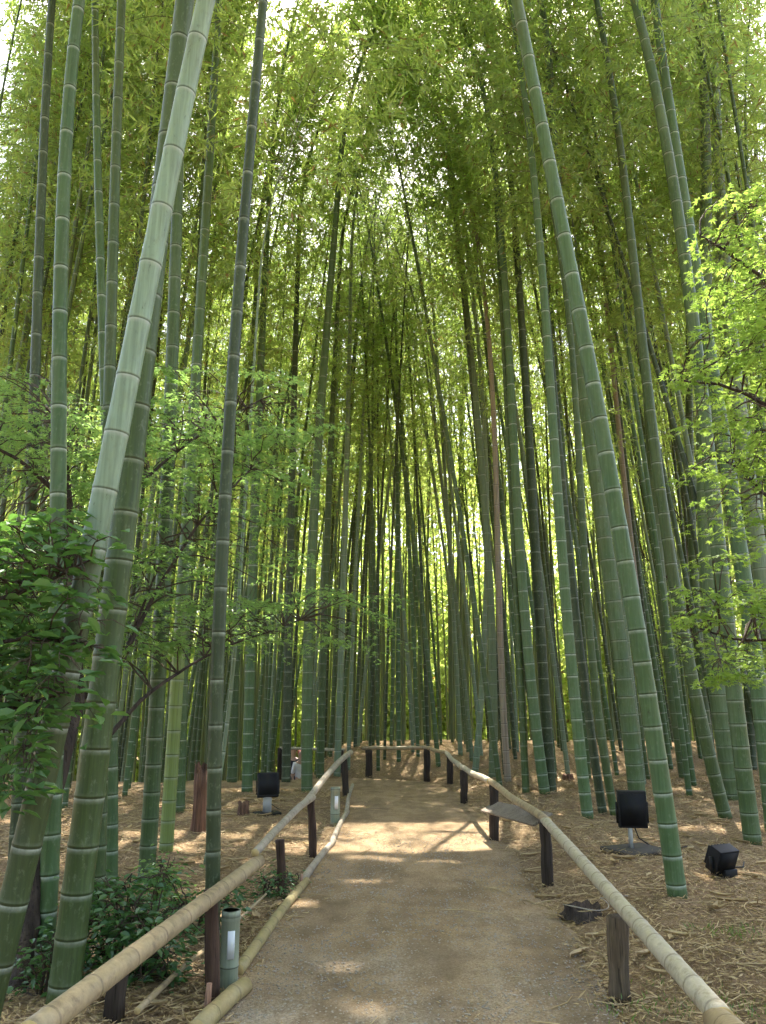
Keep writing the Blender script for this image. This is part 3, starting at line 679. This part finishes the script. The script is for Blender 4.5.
# a further rail past the bend on the left
f3 = empty('bamboo_fence', (-2, 17, -.1)); tag(f3, 'thin distant bamboo rail beyond the far left end of the handrail', 'fence')
a, b = at(280, 748, 17.3), at(345, 750, 17.0)
obj('rail', pole_mesh(rel(a, f3), rel(b, f3), .03, .03, step=.35), [M_rail_grey, M_cut], f3)
for q in (a, b-[.08, 0, 0]):
    fence_post(f3, (q[0], q[1], float(hgt(q[0], q[1]))), q, .05, M_post)

def ground_pole(pa, pb, r1, r2, name, label, mat=M_edge, cat='pole', lift=None):
    a, b = gnd(*pa), gnd(*pb); a[2] += (lift or r1)-.008; b[2] += (lift or r2)-.008
    o_ = obj(name, pole_mesh(a, b, r1, r2, name, step=.3, crook=.01), [mat, M_cut]); tag(o_, label, cat, 'edging poles laid along the left path edge' if name == 'edging_pole' else None)
    return o_
ground_pole((196, 1040), (243, 993), .048, .045, 'edging_pole', 'thick tan edging pole nearest the camera, lying on the left path edge')
ground_pole((238, 976), (305, 884), .036, .034, 'edging_pole', 'greenish edging pole on the path edge just right of the lantern tube')
ground_pole((301, 886), (333, 843), .034, .03, 'edging_pole', 'short edging pole near the second post of the left handrail', M_rail_old)
ground_pole((331, 846), (347, 813), .032, .03, 'edging_pole', 'pale edging pole in the sun near the middle of the left path edge', M_rail_old)
ground_pole((346, 815), (352, 786), .03, .03, 'edging_pole', 'farthest edging pole, reaching the end of the left handrail', M_rail_old)
ground_pole((136, 1030), (203, 964), .017, .014, 'cane', 'thin tan cane lying in the litter under the left handrail', M_rail, 'cane', lift=.09)
a, b = gnd(236, 925)+[0, 0, .02], gnd(243, 922)+[.12, .3, .12]
tag(obj('cane', pole_mesh(a, b, .012, .008, 'cane'), [M_rail, M_cut]), 'short cane stub poking up beside the lantern tube', 'cane')
for (px, py, hh, r, lab) in ((207, 1018, .16, .018, 'short pinkish wooden stake beside the nearest edging pole'), (301, 888, .11, .014, 'small reddish peg holding the edging pole near the second post')):
    g = gnd(px, py); o_ = MB().tube([g-[0, 0, .03], g+[0, 0, hh*.6], g+[.004, 0, hh]], [r, r*.95, r*.8], 6).build('stake', M_stake); tag(o_, lab, 'stake')
# short dark stump under the near left rail
g = gnd(114, 1020); o_ = MB().tube([g-[0, 0, .05], g+[0, .0, .1], g+[.01, 0, .2], g+[.01, .0, .27]], [.055, .05, .048, .046], 12, wob=.08).build('stump', M_post, smooth=True)
tag(o_, 'short dark wooden stub under the near end of the left handrail', 'stump')

# ------------------------------------------------------------------ lanterns, floodlights, stumps, board
def lantern(px, yt, yb, r, label, win=True):
    g = gnd(px, yb); hh = up(px, yt, g)[2]-g[2]; e_ = empty('lantern_tube', tuple(g))
    zz = [-.05, 0, .10, .105, .112, .12, hh*.55, hh-.05, hh-.045, hh-.03, hh]
    rr = np.array([1, 1, .98, 1.0, 1.06, 1, .97, .98, 1.05, 1.0, 1.])*r
    pts = [(0, 0, z) for z in zz]+[(0, 0, hh), (0, 0, hh-.06)]
    V, Q = tube(pts, np.concatenate([rr, [r*.84, r*.84]]), 24, True)
    A = np.repeat([0, 0, 0, .3, 1, -1, .5, 0, 0, 1, -.6, .3, .8, 0, 0], 24)
    obj('tube', npmesh('tube', V, Q, {'node': A}, True), M_lantern, e_)
    if win:
        mbw = MB(); a = np.linspace(-.62, .1, 7)-PI/2+.55; z0, z1 = hh*.40, hh*.76; rw = r*1.015
        Vw = np.array([[rw*math.cos(t), rw*math.sin(t), z] for z in (z0, z1) for t in a]); Qw = [[i, i+1, 7+i+1, 7+i] for i in range(6)]
        o2 = mbw.add(Vw, Qw).build('window', M_label, e_); s_ = o2.modifiers.new('solid', 'SOLIDIFY'); s_.thickness = .004; s_.offset = 1
    tag(e_, label, 'lantern'); return e_
M_lantern = culm_material('lantern_green', (.26, .28, .21), (.26, .28, .21), (.26, .28, .21), lichen=.5)
lantern(228, 910, 988, .054, 'squat green bamboo tube lantern with a white strip beside the dark post near the camera')
lantern(335, 787, 823, .062, 'distant grey-green bamboo tube lantern beside the far end of the left edging')

def floodlight(g, w, h_, dep, yaw, tilt, lift, stand, label, base='plate'):
    e_ = empty('floodlight', tuple(g)); e_.rotation_euler = (0, 0, yaw)
    rot = Rx(tilt); c = np.array([0, 0, lift])
    mbx = MB().box(c, (w, dep, h_), rot)
    for k in range(6): mbx.box(c + rot @ np.array([(-.4+.16*k)*w, dep*.62, 0]), (.008, dep*.4, h_*.8), rot)
    hs = mbx.build('housing', M_black, e_, bevel=.008)
    MB().box(c + rot @ np.array([0, -dep/2-.004, 0]), (w*.86, .006, h_*.86), rot).build('glass', M_lens, hs)
    br = MB()
    for s in (-1, 1): br.box((s*(w/2+.012), .01, lift-.03), (.012, .03, h_*.55))
    br.box((0, .01, lift-.03-h_*.275), (w+.036, .03, .012)); br.build('bracket', M_black, e_)
    zb_ = lift-.03-h_*.275
    if stand == 'pole':
        MB().tube([(-.03, .01, .03), (-.03, .01, zb_)], .022, 12).build('stand', M_grey, e_)
        MB().box((0, 0, .02), (.50, .42, .035), Rz(.5)).build('base', M_slab, e_, bevel=.008)
    elif stand == 'short':
        MB().tube([(0, .01, .02), (0, .01, zb_)], .06, 14).build('stand', M_grey, e_)
        MB().box((0, 0, .012), (.34, .26, .03), Rz(.2)).build('base', M_black, e_, bevel=.006)
    else:
        MB().box((.04, .03, .03), (.14, .16, .06)).build('base', M_black, e_, bevel=.008)
    pts_ = [(.02, dep, lift*.6), (.08, dep+.1, .1), (.2, .2, .02), (.42, .16, .012), (.6, .3, .012)]
    MB().tube(pts_, .006, 6).build('cable', M_black, e_)
    tag(e_, label, 'floodlight')
floodlight(gnd(635, 852), .27, .34, .07, -.1, .05, .39, 'pole', 'square black floodlight on a short pole and slab foot, right of the path')
floodlight(gnd(724, 877), .22, .20, .11, .45, .42, .14, 'low', 'small black floodlight tilted back on the litter near the right picture edge')
floodlight(gnd(267, 814), .29, .32, .09, .25, -.28, .38, 'short', 'black floodlight tilted on a pale grey foot in the litter left of the path')

def stump(px, yb, hh, r, name, label, mat, jag=.1, hollow=False):
    g = gnd(px, yb); S = 18; a = np.arange(S)*2*PI/S; V = []
    zl = [-.06, 0, .3, .7, 1.]
    prof = 1+.12*np.sin(a*3)+.08*R.normal(size=S)
    for i, z in enumerate(zl):
        rr = r*prof*(1.1 if i < 2 else 1-.03*i)*(1+.06*R.normal(size=S)); zz = np.full(S, z*hh)+(R.uniform(-jag, jag, S) if i == 4 else 0)
        V.append(np.stack([rr*np.cos(a), rr*np.sin(a), zz], -1))
    inner = r*.6*np.stack([np.cos(a), np.sin(a), np.zeros(S)], -1); inner[:, 2] = hh*(.35 if hollow else .9); V.append(inner)
    V.append(np.stack([a*0, a*0, a*0+hh*(.3 if hollow else .88)], -1)); V = np.vstack(V)
    i = np.arange(6)[:, None]*S; j = np.arange(S)[None]; j2 = (j+1) % S
    Q = np.stack([i+j, i+j2, i+S+j2, i+S+j], -1).reshape(-1, 4)
    o_ = obj(name, npmesh(name, V, Q), mat); o_.location = g; tag(o_, label, 'stump'); return o_
stump(198, 832, .74, .08, 'stump', 'tall shaggy reddish broken stump behind the bamboo with the sunlit lime foot', M_stump, .09)
stump(243, 815, .17, .075, 'stump', 'small dark brown stump left of the left floodlight', M_stump, .02)
stump(583, 917, .08, .145, 'stump', 'low dark hollow stump at the right path edge between two handrail posts', M_bark, .02, True)
g = gnd(583, 915)
u = np.linspace(-2.6, .6, 16); MBh = MB().tube([(g[0]+.19*math.cos(t), g[1]+.17*math.sin(t), g[2]+.08+.015*math.sin(2*t)) for t in u]+[(g[0]+.36, g[1]+.05, g[2]+.12)], .004, 6)
tag(MBh.build('bent_cane', M_rail_old), 'thin bent cane curled around the hollow stump', 'cane')
stump(568, 780, .10, .09, 'stump', 'small cut bamboo stub in the litter behind the right handrail', M_stump, .015)
a = at(487, 806, 9.5); b = at(541, 819, rt[1][1]+.1); d = b-a; L = np.linalg.norm(d); d /= L
s_ = np.cross(d, [0, 0, 1.]); s_ /= np.linalg.norm(s_); up_ = np.cross(s_, d)
tilt_s = s_*.88-up_*.47
bo = MB().box((a+b)/2-tilt_s*.02+[0, 0, -.015], (L, .21, .022), np.stack([d, tilt_s, np.cross(d, tilt_s)], 1)).build('board', M_board, bevel=.004)
tag(bo, 'wide weathered grey board leaning against the right handrail post', 'board')
# ------------------------------------------------------------------ leafy trees and shrubs
def lobes(c, nrm, fwd, size, nl, wid=.26):
    """palmate leaf: nl narrow lobes"""
    k = len(c); s = np.cross(nrm, fwd); s = unit(s); out = []
    angs = np.linspace(-1, 1, nl)*(1.9 if nl > 5 else 1.5)
    for a in angs:
        L = size*(1-.38*abs(a)/1.9)
        D = fwd*math.cos(a)+s*math.sin(a)+nrm*(-.25+.1*R.normal(size=(k, 1)))
        out.append(blade_quads(c, D, L, size*wid, nrm))
    return np.concatenate(out)
def sprays(centers, rad, k, size, nl=5, flat=.10, mode='maple'):
    out = []; rn = []
    for c in centers:
        kk = int(k*R.uniform(.6, 1.4)); r_ = rad*R.uniform(.6, 1.3)
        a = R.uniform(0, 6.28, kk); q = r_*np.sqrt(R.random(kk)); tl = R.normal(0, .22, 2)
        d = np.stack([q*np.cos(a), q*np.sin(a)*.9, R.normal(0, flat*r_, kk)], -1); d[:, 2] += d[:, 0]*tl[0]+d[:, 1]*tl[1]-.25*q**2/r_
        p = c+d; nrm = unit(np.stack([R.normal(0, .38, kk), R.normal(0, .38, kk), np.ones(kk)], -1))
        fw_ = unit(np.stack([np.cos(a)+R.normal(0, .5, kk), np.sin(a)+R.normal(0, .5, kk), R.normal(-.15, .2, kk)], -1))
        sz = size*R.uniform(.65, 1.2, kk)
        if mode == 'maple':
            q4 = lobes(p, nrm, fw_, sz, nl); out.append(q4); rn.append(np.tile(R.random(kk), nl))
        else:
            S = unit(np.cross(fw_, nrm)); L = sz[:, None]; W = L*.56
            mid0 = p+fw_*L*.0; dn = -nrm*W*.18
            for s in (-1, 1):
                q4 = np.stack([mid0, mid0+fw_*L*.35+s*S*W*.5-dn, mid0+fw_*L*.72+s*S*W*.42-dn, mid0+fw_*L+nrm*L*-.1], 1)
                if s < 0: q4 = q4[:, ::-1]
                out.append(q4)
                # second narrow strip to the midrib is implied by the fold
            rn.append(np.tile(R.random(kk), 2))
    return np.concatenate(out), np.concatenate(rn)
def leafy(name, limbs, centers, leafmat, label, cat, rad=.3, k=34, size=.055, nl=5, mode='maple', trunk_i=0, flat=.1, bark=M_bark, group=None):
    """limbs: list of (points, r0, r1); the first is the trunk"""
    base = np.array(limbs[0][0][0]); e_ = empty(name, tuple(base)); P_ = []
    for i, (pp, r0, r1) in enumerate(limbs):
        pp = np.array(pp, float); m_ = max(6, len(pp)*4); t = np.linspace(0, len(pp)-1, m_)
        q = np.stack([np.interp(t, np.arange(len(pp)), pp[:, c]) for c in range(3)], -1)
        for _ in range(2): q[1:-1] = (q[:-2]+2*q[1:-1]+q[2:])/4
        q[1:-1] += R.normal(0, max(r0*.12, .003), (m_-2, 3))
        MB().tube(q-base, np.linspace(r0, r1, m_), 10 if i == 0 else 7).build('trunk' if i == 0 else 'limb', bark, e_, smooth=True)
        P_.append(q)
    allp = np.vstack(P_ if len(P_) < 3 else P_[1:]+[P_[0][len(P_[0])//2:]])
    tw = MB()
    for c in centers:
        dd = np.linalg.norm(allp-c, axis=1); j = int(np.argmin(dd+R.uniform(0, .25, len(dd))))
        a = allp[j]; L = dd[j]; u = np.linspace(0, 1, 6)[:, None]
        q = a+(c-a)*u+np.array([0, 0, 1])*L*.13*np.sin(u*PI); q[1:-1] += R.normal(0, .02*L+.002, (4, 3))
        tw.tube(q-base, np.linspace(.006+.002*L, .0018, 6), 4, caps=False)
        for _ in range(4):
            a2 = R.uniform(0, 6.28); e2 = c+np.array([math.cos(a2), math.sin(a2), -.1])*rad*.8
            tw.tube(np.array([q[4], (q[4]+e2)/2+[0, 0, .02], e2])-base, [.003, .002, .001], 3, caps=False)
    tw.build('twig_spray', M_twig, e_)
    V4, rn = sprays(np.array(centers)-base, rad, k, size, nl, flat, mode)
    obj('foliage', quads_mesh('foliage', V4, rn), leafmat, e_); tag(e_, label, cat, group); return e_
def region(k, xs_, ys_, Ys, dens=None):
    out = []
    while len(out) < k:
        x = R.uniform(*xs_); y = R.uniform(*ys_)
        if dens and R.random() > dens(x, y): continue
        out.append(at(x, y, R.uniform(*Ys)))
    return out
# left maple: dark rough trunk behind the leaning culm, sprays in level tiers
tb = gnd(14, 990)
trunk = [tb-[0, 0, .05], at(24, 930, 5.0), at(36, 860, 5.1), at(62, 760, 5.2), at(80, 690, 5.4), at(70, 560, 5.6), at(60, 420, 5.8)]
l1 = [at(80, 700, 5.4), at(118, 672, 5.5), at(150, 600, 5.7), at(200, 520, 6.0), at(250, 470, 6.3)]
l2 = [at(100, 745, 5.35), at(150, 690, 5.8), at(215, 650, 6.4), at(300, 620, 7.)]
l3 = [at(70, 560, 5.6), at(120, 500, 5.9), at(190, 440, 6.3), at(260, 400, 6.6)]
l4 = [at(66, 500, 5.6), at(20, 460, 5.4), at(-40, 430, 5.2)]
l5 = [at(118, 672, 5.5), at(160, 560, 5.9), at(190, 520, 6.2)]
def dl(x, y):
    d = 1. if x < 110 else max(.12, 1-(x-110)/190*.85)
    if y < 390: d *= .8 if x < 90 else .35
    if 200 < x and y > 640: d *= .5
    return d
cs = region(260, (-30, 300), (365, 670), (5.3, 7.0), dl) + region(26, (200, 390), (590, 650), (6.5, 7.6))+region(16, (130, 330), (400, 470), (6.3, 7.2))
leafy('maple_tree', [(trunk, .085, .03), (l1, .022, .008), (l2, .018, .006), (l3, .02, .007), (l4, .02, .008), (l5, .012, .005)], cs, M_maple,
      'green maple with level leaf sprays in front of the culms at left', 'maple tree', rad=.27, k=58, size=.048, flat=.06)
# right maple, trunk outside the frame
tb = np.array([3.5, 4.6, float(hgt(3.5, 4.6))])
trunk = [tb-[0, 0, .05], tb+[-.05, 0, 1.2], tb+[-.1, 0, 2.4], tb+[-.2, .1, 3.6], tb+[-.35, .1, 4.6]]
r1 = [tb+[-.1, 0, 2.4], at(790, 420, 4.6), at(730, 385, 4.7), at(670, 380, 4.8)]
r2 = [tb+[-.2, 0, 3.3], at(790, 300, 4.6), at(740, 260, 4.6), at(700, 235, 4.6)]
r3 = [tb+[-.05, 0, 1.3], at(800, 640, 5.0), at(730, 640, 5.2), at(680, 620, 5.4)]
r4 = [tb+[-.1, 0, 2.2], at(800, 530, 4.9), at(740, 468, 4.9), at(700, 450, 5.0)]
def dr(x, y):
    if y < 360: return max(0, min(1, (x-690-(y < 230)*20)/60))
    return max(.15, min(1, (x-655)/70))
cs = region(46, (690, 790), (185, 370), (4.0, 5.0), dr)+region(34, (655, 790), (360, 480), (4.2, 5.2), dr)+region(34, (680, 790), (585, 680), (4.8, 5.8), lambda x, y: min(1, (x-660)/70))
cs += region(8, (700, 790), (490, 570), (4.4, 5.2), dr)
leafy('maple_tree', [(trunk, .09, .04), (r1, .02, .006), (r2, .02, .006), (r3, .016, .005), (r4, .016, .005)], cs, M_maple_y,
      'bright yellow-green maple reaching in from the right picture edge', 'maple tree', rad=.18, k=44, size=.045)
# pale maple in the sun beyond, right
tb = np.array([8.6, 21.5, float(hgt(8.6, 21.5))]); trunk = [tb, tb+[.1, 0, 2], tb+[-.1, 0, 4], tb+[.1, 0, 6]]
cs = [tb+np.array([R.normal(0, 1.3), R.normal(0, 1.1), R.uniform(1.5, 8.2)]) for _ in range(90)]
leafy('maple_tree', [(trunk, .1, .04), ([tb+[0, 0, 3], tb+[1.2, 0, 4.4]], .04, .015), ([tb+[0, 0, 4], tb+[-1.1, .2, 5.2]], .04, .015)], cs, M_maple_y,
      'pale sunlit maple standing deep behind the culms at right', 'maple tree', rad=.55, k=50, size=.10, nl=3)
# broad leaved evergreen at the left edge
tb = np.array([-2.75, 3.7, 0.]); trunk = [tb-[0, 0, .04], tb+[.1, 0, .8], tb+[.2, 0, 1.5], tb+[.3, .1, 2.3]]
b1 = [tb+[.12, 0, .9], at(-20, 720, 3.7), at(40, 700, 3.7), at(80, 690, 3.75)]; b2 = [tb+[.2, 0, 1.5], at(0, 600, 3.7), at(50, 580, 3.7), at(90, 560, 3.7)]
b3 = [tb+[.2, 0, 1.3], at(-10, 640, 3.6), at(60, 640, 3.65), at(110, 650, 3.8)]
cs = region(105, (-30, 110), (515, 725), (3.35, 4.0), lambda x, y: 1 if x < 55 else max(.12, 1-(x-55)/60))+region(12, (-25, 30), (735, 800), (3.4, 3.9))
leafy('evergreen_tree', [(trunk, .06, .02), (b1, .016, .005), (b2, .016, .005), (b3, .014, .005)], cs, M_ever,
      'glossy dark broad-leaved evergreen hanging in front of the culms at the left edge', 'evergreen tree', rad=.12, k=12, size=.085, mode='broad', flat=.3)
# shrubs
def shrub(px, py, w, hh, nst, k, label, size=.055, mat=M_shrub, rad=.12, kk=17, ylift=0):
    g = gnd(px, py); stems = []; cs = []
    for i in range(nst):
        a = R.uniform(0, 6.28); q = w*.5*R.random()**.5; top = g+[q*math.cos(a), q*math.sin(a)*.7, hh*R.uniform(.55, 1)]
        stems.append(([g+[.03*math.cos(a), .03*math.sin(a), -.02], (g+top)/2+[.02, 0, .03], top], .007, .003))
        for _ in range(max(1, k//nst)): cs.append(top+np.array([R.normal(0, w*.12), R.normal(0, w*.1), -R.random()*hh*.75]))
    return leafy('shrub', stems, cs, mat, label, 'shrub', rad=rad, k=kk, size=size, mode='broad', flat=.5, bark=M_twig)
shrub(142, 978, .55, .58, 9, 54, 'dark leafy bush behind the near left handrail, beside the dark post', kk=20)
shrub(112, 965, .55, .55, 8, 44, 'dark leafy bush at the foot of the thick mottled bamboo', kk=18)
shrub(190, 935, .5, .42, 7, 34, 'low dark bush behind the left handrail, left of the dark slender culm')
shrub(262, 897, .36, .2, 6, 20, 'small leafy plant beside the second post of the left handrail', .04)
shrub(150, 905, .5, .36, 6, 26, 'lighter green bush at the foot of the dark green bamboo', .045, M_maple)
shrub(40, 1000, .4, .3, 6, 18, 'small seedling plants at the lower left corner', .045)
shrub(283, 885, .25, .14, 4, 10, 'tiny plant in the litter right of the second left post', .035)
Vs = []
for (px, py, kk, hh, sprd) in ((745, 936, 110, .07, .16), (672, 1012, 150, .05, .2), (755, 1015, 70, .06, .12), (662, 986, 30, .045, .08), (725, 930, 30, .05, .1), (738, 1000, 40, .05, .15)):
    g = gnd(px, py); B = np.stack([R.normal(0, sprd, kk), R.normal(0, sprd*.6, kk), np.zeros(kk)], -1)+g
    D = np.stack([R.normal(0, .5, kk), R.normal(0, .5, kk), np.ones(kk)], -1)
    Vs.append(blade_quads(B, D, R.uniform(.4, 1, kk)*hh, np.full(kk, .007)))
V4 = np.concatenate(Vs); tag(obj('grass', quads_mesh('grass', V4, R.random(len(V4))), M_grass), 'sparse green grass in the litter on the right', 'grass', kind='stuff')

# ------------------------------------------------------------------ visitors in the gap
def person(px, Y, shirt, trousers, hairc, label, turn=0.):
    x = (px-CX)/F*(Y*cp-.35); z0 = float(hgt(x, Y)); e_ = empty('person', (x, Y, z0)); e_.rotation_euler = (0, 0, turn)
    def skin(name, J, E, rad, mat, root):
        me = bpy.data.meshes.new(name); me.from_pydata(J, E, []); o_ = obj(name, me, mat, e_)
        md = o_.modifiers.new('skin', 'SKIN')
        if not me.skin_vertices: return o_
        for i, r in enumerate(rad): me.skin_vertices[0].data[i].radius = (r, r*.85); me.skin_vertices[0].data[i].use_root = (i == root)
        sb = o_.modifiers.new('sub', 'SUBSURF'); sb.levels = sb.render_levels = 2; return o_
    J = [(0, 0, .95), (0, 0, 1.15), (0, 0, 1.38), (0, -.01, 1.48), (0, -.02, 1.56), (0, -.03, 1.66), (0, -.02, 1.72),
         (.17, 0, 1.40), (.22, -.02, 1.15), (.20, -.16, .95), (.19, -.24, .92), (-.17, 0, 1.40), (-.22, .02, 1.13), (-.21, -.08, .9), (-.20, -.12, .82),
         (.10, 0, .88), (.11, -.06, .5), (.11, .02, .08), (.11, -.14, .04), (-.10, 0, .88), (-.11, .05, .5), (-.12, .18, .1), (-.12, .04, .04)]
    E = [(0, 1), (1, 2), (2, 3), (3, 4), (4, 5), (5, 6), (2, 7), (7, 8), (8, 9), (9, 10), (2, 11), (11, 12), (12, 13), (13, 14), (0, 15), (15, 16), (16, 17), (17, 18), (0, 19), (19, 20), (20, 21), (21, 22)]
    rd = [.14, .13, .13, .055, .075, .10, .07, .055, .042, .032, .03, .055, .042, .032, .03, .085, .06, .04, .035, .085, .06, .04, .035]
    M_sk = plain('skin', (.45, .28, .2), .5)
    skin('body', J, E, rd, M_sk, 0)
    skin('shirt', [J[i] for i in (0, 1, 2, 7, 8, 11, 12)], [(0, 1), (1, 2), (2, 3), (3, 4), (2, 5), (5, 6)], [.165, .155, .15, .075, .06, .075, .06], plain('shirt', shirt, .8), 0)
    skin('trousers', [J[i] for i in (0, 15, 16, 17, 19, 20, 21)], [(0, 1), (1, 2), (2, 3), (0, 4), (4, 5), (5, 6)], [.155, .10, .078, .06, .10, .078, .06], plain('trousers', trousers, .8), 0)
    skin('hair', [(0, .02, 1.60), (0, .0, 1.70), (0, -.04, 1.74)], [(0, 1), (1, 2)], [.10, .115, .07], plain('hair', hairc, .6), 0)
    tag(e_, label, 'person'); return e_
person(301, 21.5, (.75, .76, .78), (.3, .3, .32), (.35, .07, .04), 'distant visitor in a white top and reddish hat, glimpsed between culms left of the path', .4)
person(294, 23, (.02, .02, .03), (.03, .03, .04), (.02, .015, .01), 'distant visitor in dark clothes, half hidden behind a culm', -.3)

# ------------------------------------------------------------------ sky and sun
w = bpy.data.worlds.new('World'); sc.world = w; w.use_nodes = True; nt = w.node_tree
bg = nt.nodes['Background']; sky = nt.nodes.new('ShaderNodeTexSky'); sky.sky_type = 'NISHITA'; sky.sun_disc = False
sky.sun_elevation = SUN_EL; sky.sun_rotation = SUN_AZ; sky.air_density = 1.; sky.dust_density = 4.; sky.ozone_density = .4
nt.links.new(sky.outputs[0], bg.inputs[0]); bg.inputs[1].default_value = .15
sun = bpy.data.objects.new('sun', bpy.data.lights.new('sun', 'SUN')); C.objects.link(sun)
sun.data.energy = 5; sun.data.angle = math.radians(.53); sun.data.color = (1, .94, .84)
d = Vector(SD)
sun.rotation_euler = d.to_track_quat('Z', 'Y').to_euler()
sc.view_settings.view_transform = 'Standard'; sc.view_settings.look = 'None'; sc.view_settings.gamma = 1
sc.view_settings.exposure = 2.2
cy = sc.cycles
cy.max_bounces = 5; cy.diffuse_bounces = 2; cy.transmission_bounces = 3; cy.glossy_bounces = 2; cy.transparent_max_bounces = 4
cy.caustics_reflective = False; cy.caustics_refractive = False; cy.sample_clamp_indirect = 6; cy.use_light_tree = False; cy.use_denoising = True; cy.use_adaptive_sampling = True; cy.adaptive_threshold = .04
